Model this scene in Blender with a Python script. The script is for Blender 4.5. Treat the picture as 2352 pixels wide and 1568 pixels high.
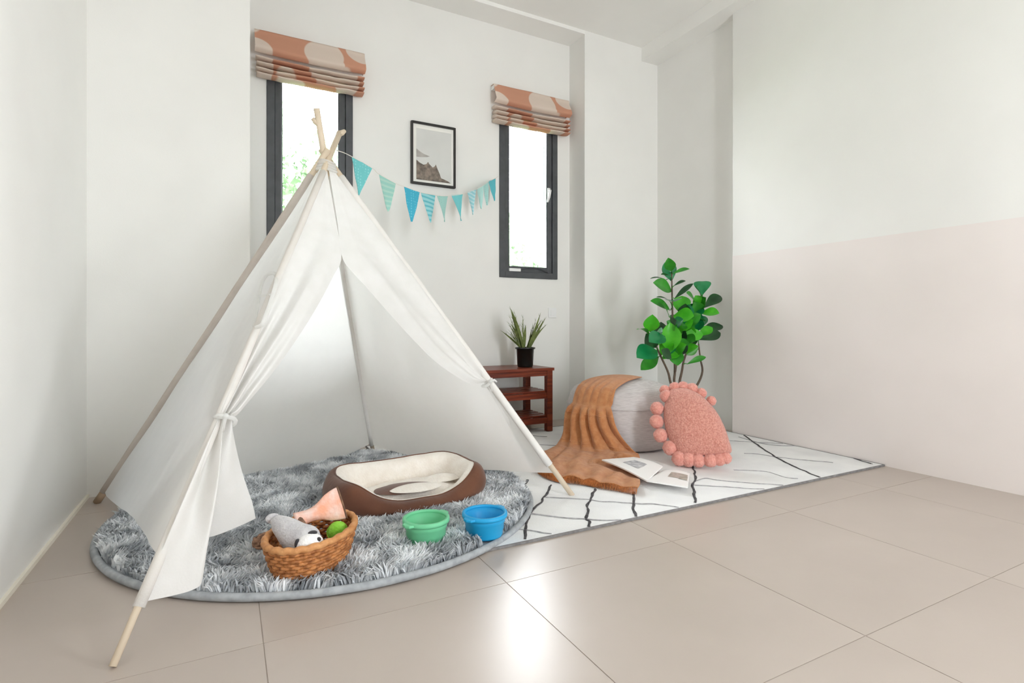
import bpy, bmesh, math, random
import numpy as np
from mathutils import Vector, Matrix, noise

for _o in list(bpy.data.objects):
    bpy.data.objects.remove(_o)
SC = bpy.context.scene
COL = SC.collection
random.seed(7)
np.random.seed(7)
PI = math.pi

# ------------------------------------------------------------------ camera
cam = bpy.data.cameras.new('camera')
camo = bpy.data.objects.new('camera', cam)
COL.objects.link(camo)
camo.location = (0.0, 0.0, 0.70)
camo.rotation_euler = (PI / 2, 0.0, -math.radians(27.785))
cam.sensor_width = 36.0
cam.lens = 36.0 * 1245.0 / 2352.0
cam.shift_y = -39.0 / 2352.0
cam.clip_start = 0.02
cam.clip_end = 200
SC.camera = camo

# ------------------------------------------------------------------ light
SC.view_settings.view_transform = 'Standard'
SC.view_settings.look = 'None'
SC.view_settings.gamma = 1.0
SC.view_settings.use_curve_mapping = False
SC.view_settings.exposure = 0.22
w = bpy.data.worlds.new('overcast_sky')
SC.world = w
w.use_nodes = True
bg = w.node_tree.nodes['Background']
bg.inputs['Color'].default_value = (0.94, 0.958, 1.0, 1)
bg.inputs['Strength'].default_value = 30.0
SC.cycles.use_denoising = True
SC.cycles.max_bounces = 14
SC.cycles.diffuse_bounces = 10
SC.cycles.glossy_bounces = 5
SC.cycles.transparent_max_bounces = 12
SC.cycles.transmission_bounces = 8
SC.cycles.caustics_reflective = False
SC.cycles.caustics_refractive = False
SC.cycles.sample_clamp_indirect = 6.0


def portal(name, loc, sx, sz, ry):
    li = bpy.data.lights.new(name, 'AREA')
    li.shape = 'RECTANGLE'
    li.size = sx
    li.size_y = sz
    li.cycles.is_portal = True
    o = bpy.data.objects.new(name, li)
    COL.objects.link(o)
    o.location = loc
    o.rotation_euler = (ry, 0, 0)
    return o


# daylight enters through three glazed openings: sampled there
portal('window_daylight', (0.442, 3.52, 1.62), 0.48, 1.18, -PI / 2)
portal('window_daylight', (1.918, 3.52, 1.62), 0.48, 1.18, -PI / 2)
portal('door_daylight', (1.65, -1.74, 1.10), 0.5, 2.2, PI / 2)
portal('side_window_daylight', (3.06, -0.75, 1.40), 0.9, 0.9, 0.0).rotation_euler = (0, PI / 2, 0)


# ------------------------------------------------------------------ helpers
def lin(c):
    c = c / 255.0
    return c / 12.92 if c <= 0.04045 else ((c + 0.055) / 1.055) ** 2.4


def rgb(r, g, b):
    return (lin(r), lin(g), lin(b), 1.0)


def new_mat(name):
    m = bpy.data.materials.new(name)
    m.use_nodes = True
    return m, m.node_tree.nodes, m.node_tree.links, m.node_tree.nodes['Principled BSDF']


def mat(name, c1, c2=None, rough=0.6, scale=8.0, detail=3.0, bump=0.0, bscale=60.0, spec=0.4,
        trans=0.0, metallic=0.0, stretch=None, sheen=0.0, ramp=(0.35, 0.65)):
    """Principled material whose colour drifts between c1 and c2 by noise, with fine relief."""
    m, N, L, P = new_mat(name)
    P.inputs['Roughness'].default_value = rough
    P.inputs['Specular IOR Level'].default_value = spec
    P.inputs['Metallic'].default_value = metallic
    if sheen:
        P.inputs['Sheen Weight'].default_value = sheen
    tc = N.new('ShaderNodeTexCoord')
    src = tc.outputs['Object']
    if stretch:
        mp = N.new('ShaderNodeMapping')
        mp.inputs['Scale'].default_value = stretch
        L.new(src, mp.inputs['Vector'])
        src = mp.outputs['Vector']
    if c2 is None:
        P.inputs['Base Color'].default_value = c1
        colour = None
    else:
        n = N.new('ShaderNodeTexNoise')
        n.inputs['Scale'].default_value = scale
        n.inputs['Detail'].default_value = detail
        L.new(src, n.inputs['Vector'])
        r = N.new('ShaderNodeValToRGB')
        r.color_ramp.elements[0].position = ramp[0]
        r.color_ramp.elements[1].position = ramp[1]
        r.color_ramp.elements[0].color = c1
        r.color_ramp.elements[1].color = c2
        L.new(n.outputs['Fac'], r.inputs['Fac'])
        L.new(r.outputs['Color'], P.inputs['Base Color'])
        colour = r.outputs['Color']
    bp = None
    if bump:
        n2 = N.new('ShaderNodeTexNoise')
        n2.inputs['Scale'].default_value = bscale
        n2.inputs['Detail'].default_value = 4
        L.new(src, n2.inputs['Vector'])
        bp = N.new('ShaderNodeBump')
        bp.inputs['Strength'].default_value = bump
        bp.inputs['Distance'].default_value = 0.01
        L.new(n2.outputs['Fac'], bp.inputs['Height'])
        L.new(bp.outputs['Normal'], P.inputs['Normal'])
    if trans:
        t = N.new('ShaderNodeBsdfTranslucent')
        if colour:
            L.new(colour, t.inputs['Color'])
        else:
            t.inputs['Color'].default_value = c1
        mx = N.new('ShaderNodeMixShader')
        mx.inputs['Fac'].default_value = trans
        L.new(P.outputs[0], mx.inputs[1])
        L.new(t.outputs[0], mx.inputs[2])
        L.new(mx.outputs[0], N['Material Output'].inputs['Surface'])
    return m


class MB:
    """collects faces and links them as one mesh object"""

    def __init__(self):
        self.v = []
        self.f = []

    def add(self, vs, fs):
        k = len(self.v)
        self.v.extend([tuple(p) for p in vs])
        self.f.extend([tuple(i + k for i in q) for q in fs])
        return self

    def box(self, x0, x1, y0, y1, z0, z1):
        vs = [(x0, y0, z0), (x1, y0, z0), (x1, y1, z0), (x0, y1, z0), (x0, y0, z1), (x1, y0, z1), (x1, y1, z1), (x0, y1, z1)]
        return self.add(vs, [(0, 3, 2, 1), (4, 5, 6, 7), (0, 1, 5, 4), (1, 2, 6, 5), (2, 3, 7, 6), (3, 0, 4, 7)])

    def tube(self, pts, rad, seg=8, closed=False):
        pts = [Vector(p) for p in pts]
        n = len(pts)
        rads = rad if isinstance(rad, (list, tuple)) else [rad] * n
        vs, fs = [], []
        up = None
        for i, p in enumerate(pts):
            if closed:
                t = pts[(i + 1) % n] - pts[i - 1]
            else:
                t = pts[min(i + 1, n - 1)] - pts[max(i - 1, 0)]
            t.normalize()
            if up is None:
                up = Vector((0, 0, 1)) if abs(t.z) < 0.9 else Vector((1, 0, 0))
            a = t.cross(up)
            if a.length < 1e-5:
                a = t.cross(Vector((0.3, 1, 0.2)))
            a.normalize()
            b = a.cross(t).normalized()
            up = b
            for j in range(seg):
                an = 2 * PI * j / seg
                vs.append(p + (a * math.cos(an) + b * math.sin(an)) * rads[i])
        rows = n if closed else n - 1
        for i in range(rows):
            for j in range(seg):
                i2 = (i + 1) % n
                fs.append((i * seg + j, i * seg + (j + 1) % seg, i2 * seg + (j + 1) % seg, i2 * seg + j))
        if not closed:
            fs.append(tuple(range(seg))[::-1])
            fs.append(tuple((n - 1) * seg + j for j in range(seg)))
        return self.add(vs, fs)

    def lathe(self, prof, seg=40, c=(0, 0, 0), wob=None, close=False):
        vs, fs = [], []
        for i, (r, z) in enumerate(prof):
            for j in range(seg):
                a = 2 * PI * j / seg
                rr = r * (wob(a, z) if wob else 1.0)
                vs.append((c[0] + rr * math.cos(a), c[1] + rr * math.sin(a), c[2] + z))
        for i in range(len(prof) - 1):
            for j in range(seg):
                fs.append((i * seg + j, i * seg + (j + 1) % seg, (i + 1) * seg + (j + 1) % seg, (i + 1) * seg + j))
        if close:
            fs.append(tuple(range(seg))[::-1])
            fs.append(tuple((len(prof) - 1) * seg + j for j in range(seg)))
        return self.add(vs, fs)

    def grid(self, fn, nu, nv, wrapu=False):
        vs = [fn(i / nu, j / nv) for j in range(nv + 1) for i in range(nu + (0 if wrapu else 1))]
        W = nu if wrapu else nu + 1
        fs = []
        for j in range(nv):
            for i in range(nu):
                i2 = (i + 1) % W
                fs.append((j * W + i, j * W + i2, (j + 1) * W + i2, (j + 1) * W + i))
        return self.add(vs, fs)

    def ball(self, c, r, seg=16, rings=10, sc=(1, 1, 1), fn=None):
        vs, fs = [], []
        for i in range(rings + 1):
            th = PI * i / rings
            for j in range(seg):
                a = 2 * PI * j / seg
                d = Vector((math.sin(th) * math.cos(a), math.sin(th) * math.sin(a), math.cos(th)))
                k = r * (fn(d) if fn else 1.0)
                vs.append((c[0] + d.x * k * sc[0], c[1] + d.y * k * sc[1], c[2] + d.z * k * sc[2]))
        for i in range(rings):
            for j in range(seg):
                fs.append((i * seg + j, (i + 1) * seg + j, (i + 1) * seg + (j + 1) % seg, i * seg + (j + 1) % seg))
        return self.add(vs, fs)

    def prism(self, pts, off):
        """flat outline given thickness"""
        n = len(pts)
        off = Vector(off)
        vs = [Vector(p) for p in pts] + [Vector(p) + off for p in pts]
        fs = [tuple(range(n))[::-1], tuple(range(n, 2 * n))]
        fs += [(i, (i + 1) % n, n + (i + 1) % n, n + i) for i in range(n)]
        return self.add(vs, fs)

    def build(self, name, m, parent=None, smooth=False, bevel=0.0, subsurf=0, origin=None):
        me = bpy.data.meshes.new(name)
        vs = self.v
        if origin is None and parent is not None:
            org = Vector((0, 0, 0))
        else:
            org = Vector(origin) if origin is not None else Vector((0, 0, 0))
        if parent is not None and parent.get('_base') is not None:
            org = Vector(parent['_base'])
        if org.length:
            vs = [(p[0] - org.x, p[1] - org.y, p[2] - org.z) for p in vs]
        me.from_pydata(vs, [], self.f)
        me.update()
        bm = bmesh.new()
        bm.from_mesh(me)
        bmesh.ops.remove_doubles(bm, verts=bm.verts, dist=1e-6)
        bmesh.ops.recalc_face_normals(bm, faces=bm.faces)
        bm.to_mesh(me)
        bm.free()
        if smooth:
            me.polygons.foreach_set('use_smooth', [True] * len(me.polygons))
        me.materials.append(m)
        o = bpy.data.objects.new(name, me)
        COL.objects.link(o)
        if parent is not None:
            o.parent = parent
        elif origin is not None:
            o.location = origin
            o['_base'] = tuple(origin)
        if parent is not None and parent.get('_base') is not None:
            o['_base'] = tuple(parent['_base'])
        if bevel:
            b = o.modifiers.new('bevel', 'BEVEL')
            b.width = bevel
            b.segments = 2
            b.limit_method = 'ANGLE'
        if subsurf:
            s = o.modifiers.new('subsurf', 'SUBSURF')
            s.levels = subsurf
            s.render_levels = subsurf
        return o


def thing(name, loc, label, cat, group=None):
    o = bpy.data.objects.new(name, None)
    o.empty_display_size = 0.05
    COL.objects.link(o)
    o.location = loc
    o['_base'] = tuple(loc)
    return tag(o, label, cat, group)


def tag(o, label, cat, group=None):
    o['label'] = label
    o['category'] = cat
    if group:
        o['group'] = group
    return o


def struct(o, label=None):
    o['kind'] = 'structure'
    if label:
        o['label'] = label
    return o


def lerp(a, b, t):
    return a + (b - a) * t


def polyline(pts, t, smooth=True):
    """point at 0..1 along a polyline, evenly by index, Catmull-Rom"""
    n = len(pts) - 1
    x = min(max(t, 0.0), 1.0) * n
    i = min(int(x), n - 1)
    f = x - i
    p = [Vector(pts[min(max(k, 0), n)]) for k in (i - 1, i, i + 1, i + 2)]
    if not smooth:
        return p[1].lerp(p[2], f)
    return 0.5 * ((2 * p[1]) + (p[2] - p[0]) * f + (2 * p[0] - 5 * p[1] + 4 * p[2] - p[3]) * f * f
                  + (3 * p[1] - p[0] - 3 * p[2] + p[3]) * f ** 3)


def closed_curve(pts, n):
    m = len(pts)
    out = []
    for k in range(n):
        x = k / n * m
        i = int(x)
        f = x - i
        p = [Vector(pts[(i + q) % m]) for q in (-1, 0, 1, 2)]
        out.append(0.5 * ((2 * p[1]) + (p[2] - p[0]) * f + (2 * p[0] - 5 * p[1] + 4 * p[2] - p[3]) * f * f
                          + (3 * p[1] - p[0] - 3 * p[2] + p[3]) * f ** 3))
    return out


def nz(x, y, z=0.0, s=1.0):
    return noise.noise(Vector((x * s, y * s, z * s)))


def smoothstep(a, b, x):
    t = min(max((x - a) / (b - a), 0.0), 1.0)
    return t * t * (3 - 2 * t)


# measured outlines, in metres
HEM_LEFT = [(-0.146, 1.504, 0.163), (-0.165, 1.586, 0.157), (-0.192, 1.705, 0.149), (-0.228, 1.86, 0.137), (-0.265, 2.01, 0.122), (-0.328, 2.244, 0.086), (-0.408, 2.531, 0.04), (-0.469, 2.753, 0.004)]
WIN_PATCH = [(0.076, 1.841, 0.696), (0.086, 1.931, 0.746), (0.098, 2.027, 0.803), (0.111, 2.086, 0.848), (0.124, 2.083, 0.873), (0.137, 2.025, 0.876), (0.145, 1.95, 0.864), (0.141, 1.892, 0.836), (0.132, 1.855, 0.805), (0.121, 1.817, 0.771), (0.107, 1.779, 0.733), (0.093, 1.758, 0.699)]
WIN_BAR = [(0.096, 2.014, 0.795), (0.129, 1.835, 0.793)]
EDGE_L = [(0.351, 2.267, 1.35), (0.36, 2.198, 1.218), (0.37, 2.132, 1.089), (0.378, 2.061, 0.952), (0.341, 2.008, 0.876), (0.286, 1.939, 0.782), (0.225, 1.869, 0.69), (0.16, 1.801, 0.602), (0.104, 1.746, 0.535), (0.06, 1.705, 0.487), (0.029, 1.677, 0.454), (0.015, 1.665, 0.44)]
EDGE_R = [(0.359, 2.27, 1.352), (0.367, 2.202, 1.219), (0.375, 2.134, 1.089), (0.381, 2.063, 0.953), (0.416, 2.045, 0.898), (0.473, 2.029, 0.834), (0.548, 2.004, 0.741), (0.624, 1.981, 0.651), (0.704, 1.962, 0.567), (0.791, 1.956, 0.503), (0.856, 1.96, 0.469), (0.905, 1.97, 0.458)]
HEM_FLAP = [(-0.171, 1.421, 0.095), (-0.143, 1.434, 0.09), (-0.109, 1.447, 0.085), (-0.071, 1.456, 0.085), (-0.052, 1.475, 0.09), (-0.055, 1.545, 0.1), (-0.087, 1.628, 0.11), (-0.12, 1.686, 0.12), (-0.126, 1.708, 0.125), (-0.092, 1.682, 0.13), (-0.036, 1.666, 0.13), (0.021, 1.676, 0.14), (0.074, 1.7, 0.15)]
HEM_RFLAP = [(1.161, 1.919, 0.13), (1.156, 1.945, 0.11), (1.144, 1.975, 0.09)]
PENNANTS = [[(0.476, 2.376, 1.419), (0.584, 2.464, 1.407), (0.513, 2.407, 1.261)], [(0.623, 2.496, 1.393), (0.724, 2.578, 1.381), (0.678, 2.541, 1.233)], [(0.778, 2.622, 1.383), (0.888, 2.712, 1.387), (0.831, 2.666, 1.218)], [(0.897, 2.72, 1.387), (1.009, 2.811, 1.405), (0.97, 2.779, 1.245)], [(1.023, 2.822, 1.405), (1.115, 2.898, 1.431), (1.085, 2.873, 1.275)], [(1.146, 2.923, 1.444), (1.253, 3.01, 1.482), (1.24, 3.0, 1.315)], [(1.296, 3.045, 1.505), (1.392, 3.123, 1.552), (1.359, 3.097, 1.38)], [(1.401, 3.131, 1.558), (1.474, 3.19, 1.602), (1.449, 3.17, 1.441)], [(1.474, 3.19, 1.605), (1.53, 3.236, 1.642), (1.514, 3.223, 1.48)], [(1.53, 3.236, 1.645), (1.615, 3.305, 1.692), (1.604, 3.296, 1.533)]]
STRING = [(0.4, 2.314, 1.418), (0.437, 2.344, 1.421), (0.476, 2.376, 1.419), (0.584, 2.464, 1.407), (0.623, 2.496, 1.393), (0.724, 2.578, 1.381), (0.778, 2.622, 1.383), (0.888, 2.712, 1.387), (1.009, 2.811, 1.405), (1.115, 2.898, 1.431), (1.253, 3.01, 1.482), (1.392, 3.123, 1.552), (1.474, 3.19, 1.602), (1.53, 3.236, 1.642), (1.615, 3.305, 1.692), (1.642, 3.328, 1.713)]
RUG_STRONG = [[(1.187, 2.103), (1.094, 1.993), (1.001, 1.919)], [(1.243, 1.991), (1.106, 1.84), (0.989, 1.733), (0.912, 1.627), (0.846, 1.51)], [(1.374, 1.859), (1.289, 1.768), (1.224, 1.701), (1.189, 1.649), (1.133, 1.582), (1.127, 1.556), (1.078, 1.5)], [(1.488, 1.745), (1.355, 1.588), (1.286, 1.491)], [(2.028, 1.946), (1.879, 1.785), (1.764, 1.688), (1.588, 1.504)], [(2.963, 2.446), (2.746, 2.16), (2.541, 1.864), (2.436, 1.667), (2.376, 1.523)], [(2.992, 1.84), (2.893, 1.7), (2.86, 1.624), (2.837, 1.548)], [(1.032, 2.088), (0.911, 1.992)]]
RUG_THIN = [[(0.918, 1.781), (0.982, 1.727), (1.034, 1.669), (1.142, 1.572), (1.201, 1.531), (1.25, 1.51)], [(0.833, 1.642), (0.892, 1.593), (0.933, 1.541), (0.988, 1.491)], [(1.132, 1.857), (1.198, 1.809), (1.255, 1.761), (1.303, 1.706), (1.35, 1.675), (1.405, 1.629), (1.46, 1.589), (1.542, 1.484)], [(0.986, 2.156), (1.04, 2.142), (1.17, 2.089)], [(1.787, 1.698), (1.905, 1.6), (1.945, 1.558), (2.051, 1.489)], [(1.837, 1.745), (1.908, 1.753), (1.929, 1.711), (2.015, 1.614), (2.122, 1.521)], [(2.459, 1.994), (2.513, 1.944), (2.541, 1.864), (2.608, 1.757), (2.69, 1.654)], [(2.134, 1.791), (2.246, 1.698), (2.238, 1.595), (2.271, 1.554)], [(2.791, 2.304), (2.761, 2.087), (2.87, 1.978)]]
PIL_N = [(-0.6682, -0.623, 0.4067)]
PIL_OUT = [(2.017, 2.088, 0.36), (2.048, 2.063, 0.373), (2.078, 2.032, 0.374), (2.11, 1.982, 0.351), (2.13, 1.936, 0.312), (2.142, 1.891, 0.263), (2.143, 1.849, 0.201), (2.137, 1.818, 0.144), (2.129, 1.796, 0.097), (2.105, 1.811, 0.08), (2.066, 1.848, 0.072), (2.027, 1.885, 0.066), (1.988, 1.924, 0.061), (1.956, 1.965, 0.071), (1.946, 2.001, 0.109), (1.944, 2.034, 0.158), (1.952, 2.059, 0.208), (1.966, 2.078, 0.26), (1.99, 2.088, 0.315)]
POMS = [(1.995, 2.098, 0.339), (1.943, 2.111, 0.275), (1.922, 2.092, 0.21), (1.916, 2.056, 0.144), (1.931, 2.003, 0.088), (1.947, 1.956, 0.043), (1.975, 1.922, 0.037), (2.007, 1.889, 0.038), (2.049, 1.848, 0.045), (2.081, 1.819, 0.052), (2.103, 1.801, 0.061), (2.0, 2.117, 0.376), (2.04, 2.083, 0.39), (2.071, 2.053, 0.395), (2.099, 2.018, 0.388), (2.125, 1.977, 0.368), (2.147, 1.93, 0.332)]
MAG_L = [(1.595, 2.102, 0.02), (1.787, 2.097, 0.02), (1.809, 1.918, 0.02), (1.579, 1.77, 0.02)]
MAG_R = [(1.809, 1.918, 0.02), (1.869, 1.809, 0.02), (1.666, 1.623, 0.02), (1.579, 1.77, 0.02)]
LEAVES = [((2.387, 2.455, 1.022), (2.281, 2.372, 1.084), 0.048, 1), ((2.416, 2.479, 1.009), (2.483, 2.404, 1.037), 0.04, 1), ((2.363, 2.43, 0.984), (2.248, 2.394, 0.995), 0.024, 0), ((2.444, 2.558, 0.981), (2.315, 2.56, 0.99), 0.02, 0), ((2.47, 2.535, 0.908), (2.265, 2.471, 0.952), 0.064, 1), ((2.448, 2.501, 0.938), (2.493, 2.445, 0.967), 0.032, 0), ((2.399, 2.446, 0.855), (2.471, 2.363, 0.945), 0.036, 0), ((2.642, 2.452, 0.885), (2.693, 2.5, 0.982), 0.076, 2), ((2.752, 2.544, 0.809), (2.936, 2.56, 0.897), 0.056, 0), ((2.464, 2.54, 0.788), (2.245, 2.471, 0.845), 0.048, 1), ((2.387, 2.466, 0.84), (2.28, 2.466, 0.87), 0.02, 0), ((2.546, 2.53, 0.757), (2.577, 2.56, 0.884), 0.08, 3), ((2.692, 2.552, 0.833), (2.525, 2.466, 0.898), 0.048, 1), ((2.604, 2.511, 0.725), (2.679, 2.518, 0.831), 0.08, 2), ((2.252, 2.496, 0.654), (2.207, 2.424, 0.753), 0.068, 3), ((2.248, 2.491, 0.639), (2.075, 2.405, 0.682), 0.032, 1), ((2.404, 2.56, 0.581), (2.399, 2.56, 0.716), 0.064, 0), ((2.422, 2.502, 0.519), (2.372, 2.45, 0.708), 0.092, 3), ((2.584, 2.556, 0.643), (2.521, 2.548, 0.708), 0.056, 1), ((2.738, 2.552, 0.659), (2.948, 2.56, 0.692), 0.056, 0), ((2.655, 2.496, 0.627), (2.743, 2.462, 0.684), 0.048, 3), ((2.67, 2.51, 0.602), (2.837, 2.479, 0.647), 0.056, 0), ((2.265, 2.444, 0.549), (2.069, 2.393, 0.519), 0.088, 2), ((2.366, 2.542, 0.503), (2.142, 2.449, 0.436), 0.056, 1), ((2.36, 2.427, 0.494), (2.279, 2.427, 0.549), 0.048, 0), ((2.478, 2.462, 0.567), (2.485, 2.448, 0.614), 0.068, 1), ((2.551, 2.491, 0.453), (2.669, 2.446, 0.5), 0.032, 1), ((2.643, 2.57, 0.543), (2.638, 2.501, 0.652), 0.048, 0), ((2.392, 2.482, 0.747), (2.282, 2.414, 0.821), 0.06, 1), ((2.51, 2.515, 0.508), (2.518, 2.459, 0.582), 0.052, 0), ((2.489, 2.473, 0.692), (2.574, 2.493, 0.829), 0.064, 2), ((2.431, 2.468, 0.685), (2.516, 2.457, 0.692), 0.048, 1), ((2.54, 2.556, 0.579), (2.499, 2.472, 0.677), 0.064, 0), ((2.311, 2.429, 0.632), (2.135, 2.366, 0.606), 0.072, 2), ((2.629, 2.535, 0.643), (2.763, 2.533, 0.759), 0.064, 2)]
STEMS = [[(2.445, 2.52, 0.331), (2.419, 2.52, 0.408), (2.356, 2.52, 0.512), (2.325, 2.52, 0.568), (2.289, 2.52, 0.646)], [(2.474, 2.52, 0.33), (2.477, 2.52, 0.405), (2.474, 2.52, 0.485), (2.461, 2.52, 0.645), (2.456, 2.52, 0.804), (2.45, 2.52, 1.022)], [(2.517, 2.52, 0.327), (2.536, 2.52, 0.403), (2.564, 2.52, 0.499), (2.658, 2.52, 0.643), (2.692, 2.52, 0.758), (2.713, 2.52, 0.89)], [(2.664, 2.52, 0.308), (2.715, 2.52, 0.396), (2.698, 2.52, 0.478), (2.681, 2.52, 0.577)], [(2.477, 2.52, 0.405), (2.504, 2.52, 0.524), (2.536, 2.52, 0.644), (2.542, 2.52, 0.757)]]

# ------------------------------------------------------------------ materials
M = {}
M['wall'] = mat('wall_paint', rgb(229, 228, 225), rgb(232, 231, 228), rough=0.75, scale=3, bump=0.03, bscale=180, spec=0.25)
M['ceiling'] = mat('ceiling_paint', rgb(234, 233, 230), rgb(237, 236, 233), rough=0.85, scale=3, bump=0.02, bscale=150, spec=0.2)
M['pink'] = mat('blush_paint', rgb(228, 220, 217), rgb(231, 223, 220), rough=0.6, scale=3, bump=0.02, bscale=180, spec=0.3)
M['tile'] = mat('beige_tile', rgb(177, 165, 156), rgb(184, 172, 163), rough=0.30, scale=2.2, detail=6, bump=0.015, bscale=40, spec=0.5)
M['grout'] = mat('tile_grout', rgb(172, 160, 151), rgb(176, 164, 155), rough=0.8, scale=30)
M['trim'] = mat('cream_trim', rgb(236, 230, 216), rough=0.5)
M['alu'] = mat('charcoal_aluminium', rgb(66, 68, 71), rgb(74, 76, 80), rough=0.3, scale=20, spec=0.5)
M['white_metal'] = mat('white_enamel', rgb(232, 232, 232), rough=0.3)
M['canvas'] = mat('white_canvas', rgb(248, 248, 247), rgb(251, 251, 250), rough=0.9, scale=14, bump=0.12, bscale=260, spec=0.1, trans=0.74)
M['canvas_flap'] = mat('gathered_canvas', rgb(243, 242, 240), rgb(247, 246, 245), rough=0.9, scale=14, bump=0.15, bscale=240, spec=0.1, trans=0.42)
M['sleeve_white'] = mat('white_sleeve_canvas', rgb(238, 235, 231), rgb(243, 241, 238), rough=0.9, scale=14, bump=0.12, bscale=240, spec=0.1, trans=0.10)
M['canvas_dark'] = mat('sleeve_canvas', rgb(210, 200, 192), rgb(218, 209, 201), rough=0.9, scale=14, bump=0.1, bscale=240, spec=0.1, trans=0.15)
M['mesh_white'] = mat('window_mesh', rgb(254, 254, 254), rough=0.9, spec=0.1, trans=0.88)
M['pole'] = mat('pale_pine', rgb(224, 208, 186), rgb(210, 192, 168), rough=0.6, scale=12, stretch=(1, 1, 0.12))
M['pole_dark'] = mat('aged_pine', rgb(150, 128, 106), rgb(176, 152, 128), rough=0.6, scale=14)
M['bench'] = mat('red_brown_wood', rgb(88, 34, 20), rgb(128, 56, 32), rough=0.32, scale=9, detail=6, stretch=(0.5, 9, 9), bump=0.05, bscale=30)
M['black_pot'] = mat('black_plastic', rgb(20, 22, 20), rough=0.25, spec=0.5)
M['soil'] = mat('dark_soil', rgb(48, 38, 30), rgb(30, 24, 20), rough=0.95, scale=60, bump=0.6, bscale=80)
M['pouf'] = mat('light_grey_linen', rgb(184, 177, 176), rgb(204, 198, 197), rough=0.9, scale=10, stretch=(3, 3, 40), bump=0.25, bscale=30, sheen=0.2)
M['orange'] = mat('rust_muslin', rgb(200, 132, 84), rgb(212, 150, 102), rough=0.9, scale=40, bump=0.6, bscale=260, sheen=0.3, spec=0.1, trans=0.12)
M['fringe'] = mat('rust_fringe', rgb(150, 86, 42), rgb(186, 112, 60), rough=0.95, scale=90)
M['pillow'] = mat('coral_boucle', rgb(206, 132, 118), rgb(232, 168, 152), rough=0.95, scale=130, detail=4, bump=0.9, bscale=190, sheen=0.35, spec=0.1)
M['pom'] = mat('coral_pompom', rgb(222, 144, 130), rgb(236, 168, 154), rough=0.95, scale=90, bump=0.8, bscale=160, sheen=0.4, spec=0.1)
M['rug_white'] = mat('ivory_weave', rgb(238, 238, 238), rgb(228, 228, 229), rough=0.95, scale=5, bump=0.3, bscale=220, spec=0.1)
M['rug_black'] = mat('charcoal_yarn', rgb(70, 68, 70), rgb(96, 94, 96), rough=0.95, scale=60, spec=0.1)
M['rug_thin'] = mat('grey_yarn', rgb(140, 138, 140), rgb(176, 174, 176), rough=0.95, scale=60, spec=0.1)
M['rug_edge'] = mat('grey_binding', rgb(120, 118, 118), rgb(138, 136, 136), rough=0.95, scale=60, spec=0.1)
M['pile'] = mat('grey_shag', rgb(186, 190, 195), rgb(246, 248, 250), rough=0.85, scale=11, detail=5, spec=0.25, trans=0.18, ramp=(0.40, 0.60))
M['rug_base'] = mat('grey_rug_backing', rgb(150, 154, 158), rgb(170, 174, 178), rough=0.95, scale=20)
M['rug_hem'] = mat('grey_rug_hem', rgb(150, 154, 158), rgb(172, 176, 180), rough=0.85, scale=40)
M['bed_brown'] = mat('brown_suede', rgb(86, 48, 30), rgb(106, 64, 42), rough=0.75, scale=7, bump=0.1, bscale=60, sheen=0.25)
M['bed_cream'] = mat('cream_fleece', rgb(236, 228, 218), rgb(244, 238, 230), rough=0.95, scale=20, bump=0.5, bscale=120, sheen=0.3, spec=0.1)
M['green_sil'] = mat('mint_silicone', rgb(112, 200, 150), rgb(118, 206, 158), rough=0.45, scale=6)
M['blue_sil'] = mat('sky_blue_silicone', rgb(28, 158, 216), rgb(36, 166, 222), rough=0.45, scale=6)
M['wicker'] = mat('tan_wicker', rgb(140, 84, 42), rgb(196, 132, 78), rough=0.6, scale=70, detail=2, bump=0.3, bscale=120)
M['wicker_rim'] = mat('pale_wicker', rgb(186, 126, 76), rgb(208, 152, 100), rough=0.6, scale=50, bump=0.2, bscale=120)
M['plush_grey'] = mat('grey_plush', rgb(186, 184, 188), rgb(206, 204, 206), rough=0.95, scale=40, bump=0.4, bscale=160, sheen=0.4)
M['plush_white'] = mat('white_plush', rgb(240, 238, 238), rgb(248, 246, 246), rough=0.95, scale=40, bump=0.4, bscale=160, sheen=0.4)
M['plush_dark'] = mat('charcoal_plush', rgb(52, 50, 54), rough=0.9, sheen=0.3)
M['peach'] = mat('peach_cloth', rgb(240, 170, 140), rgb(238, 208, 198), rough=0.9, scale=22, bump=0.3, bscale=90)
M['peach_pale'] = mat('pale_peach_cloth', rgb(240, 214, 204), rgb(206, 196, 196), rough=0.9, scale=30)
M['toy_brown'] = mat('brown_toy_cloth', rgb(96, 72, 60), rgb(150, 116, 92), rough=0.9, scale=40)
M['ball_green'] = mat('lime_felt', rgb(128, 196, 52), rgb(148, 212, 76), rough=0.9, scale=60, bump=0.3, bscale=150)
M['rope'] = mat('brown_rope', rgb(112, 78, 60), rgb(172, 134, 110), rough=0.9, scale=60, bump=0.5, bscale=100)
M['frame_black'] = mat('black_frame_wood', rgb(38, 36, 34), rough=0.4)
M['mat_board'] = mat('white_mat_board', rgb(238, 236, 230), rough=0.9)
M['print_sky'] = mat('print_sky', rgb(204, 204, 201), rgb(211, 211, 208), rough=0.5, scale=5)
M['print_rock'] = mat('print_rock', rgb(92, 82, 74), rgb(140, 126, 114), rough=0.5, scale=40, detail=6)
M['print_cloud'] = mat('print_cloud', rgb(150, 144, 139), rgb(176, 171, 166), rough=0.5, scale=20)
M['paper'] = mat('glossy_paper', rgb(240, 239, 238), rough=0.45)
M['photo_grey'] = mat('printed_photo_grey', rgb(150, 152, 158), rgb(216, 216, 218), rough=0.4, scale=40, detail=5)
M['photo_pink'] = mat('printed_photo_pink', rgb(226, 208, 204), rgb(150, 148, 138), rough=0.4, scale=22, detail=3)
M['photo_olive'] = mat('printed_photo_olive', rgb(150, 148, 138), rgb(186, 182, 172), rough=0.4, scale=50)
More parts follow.
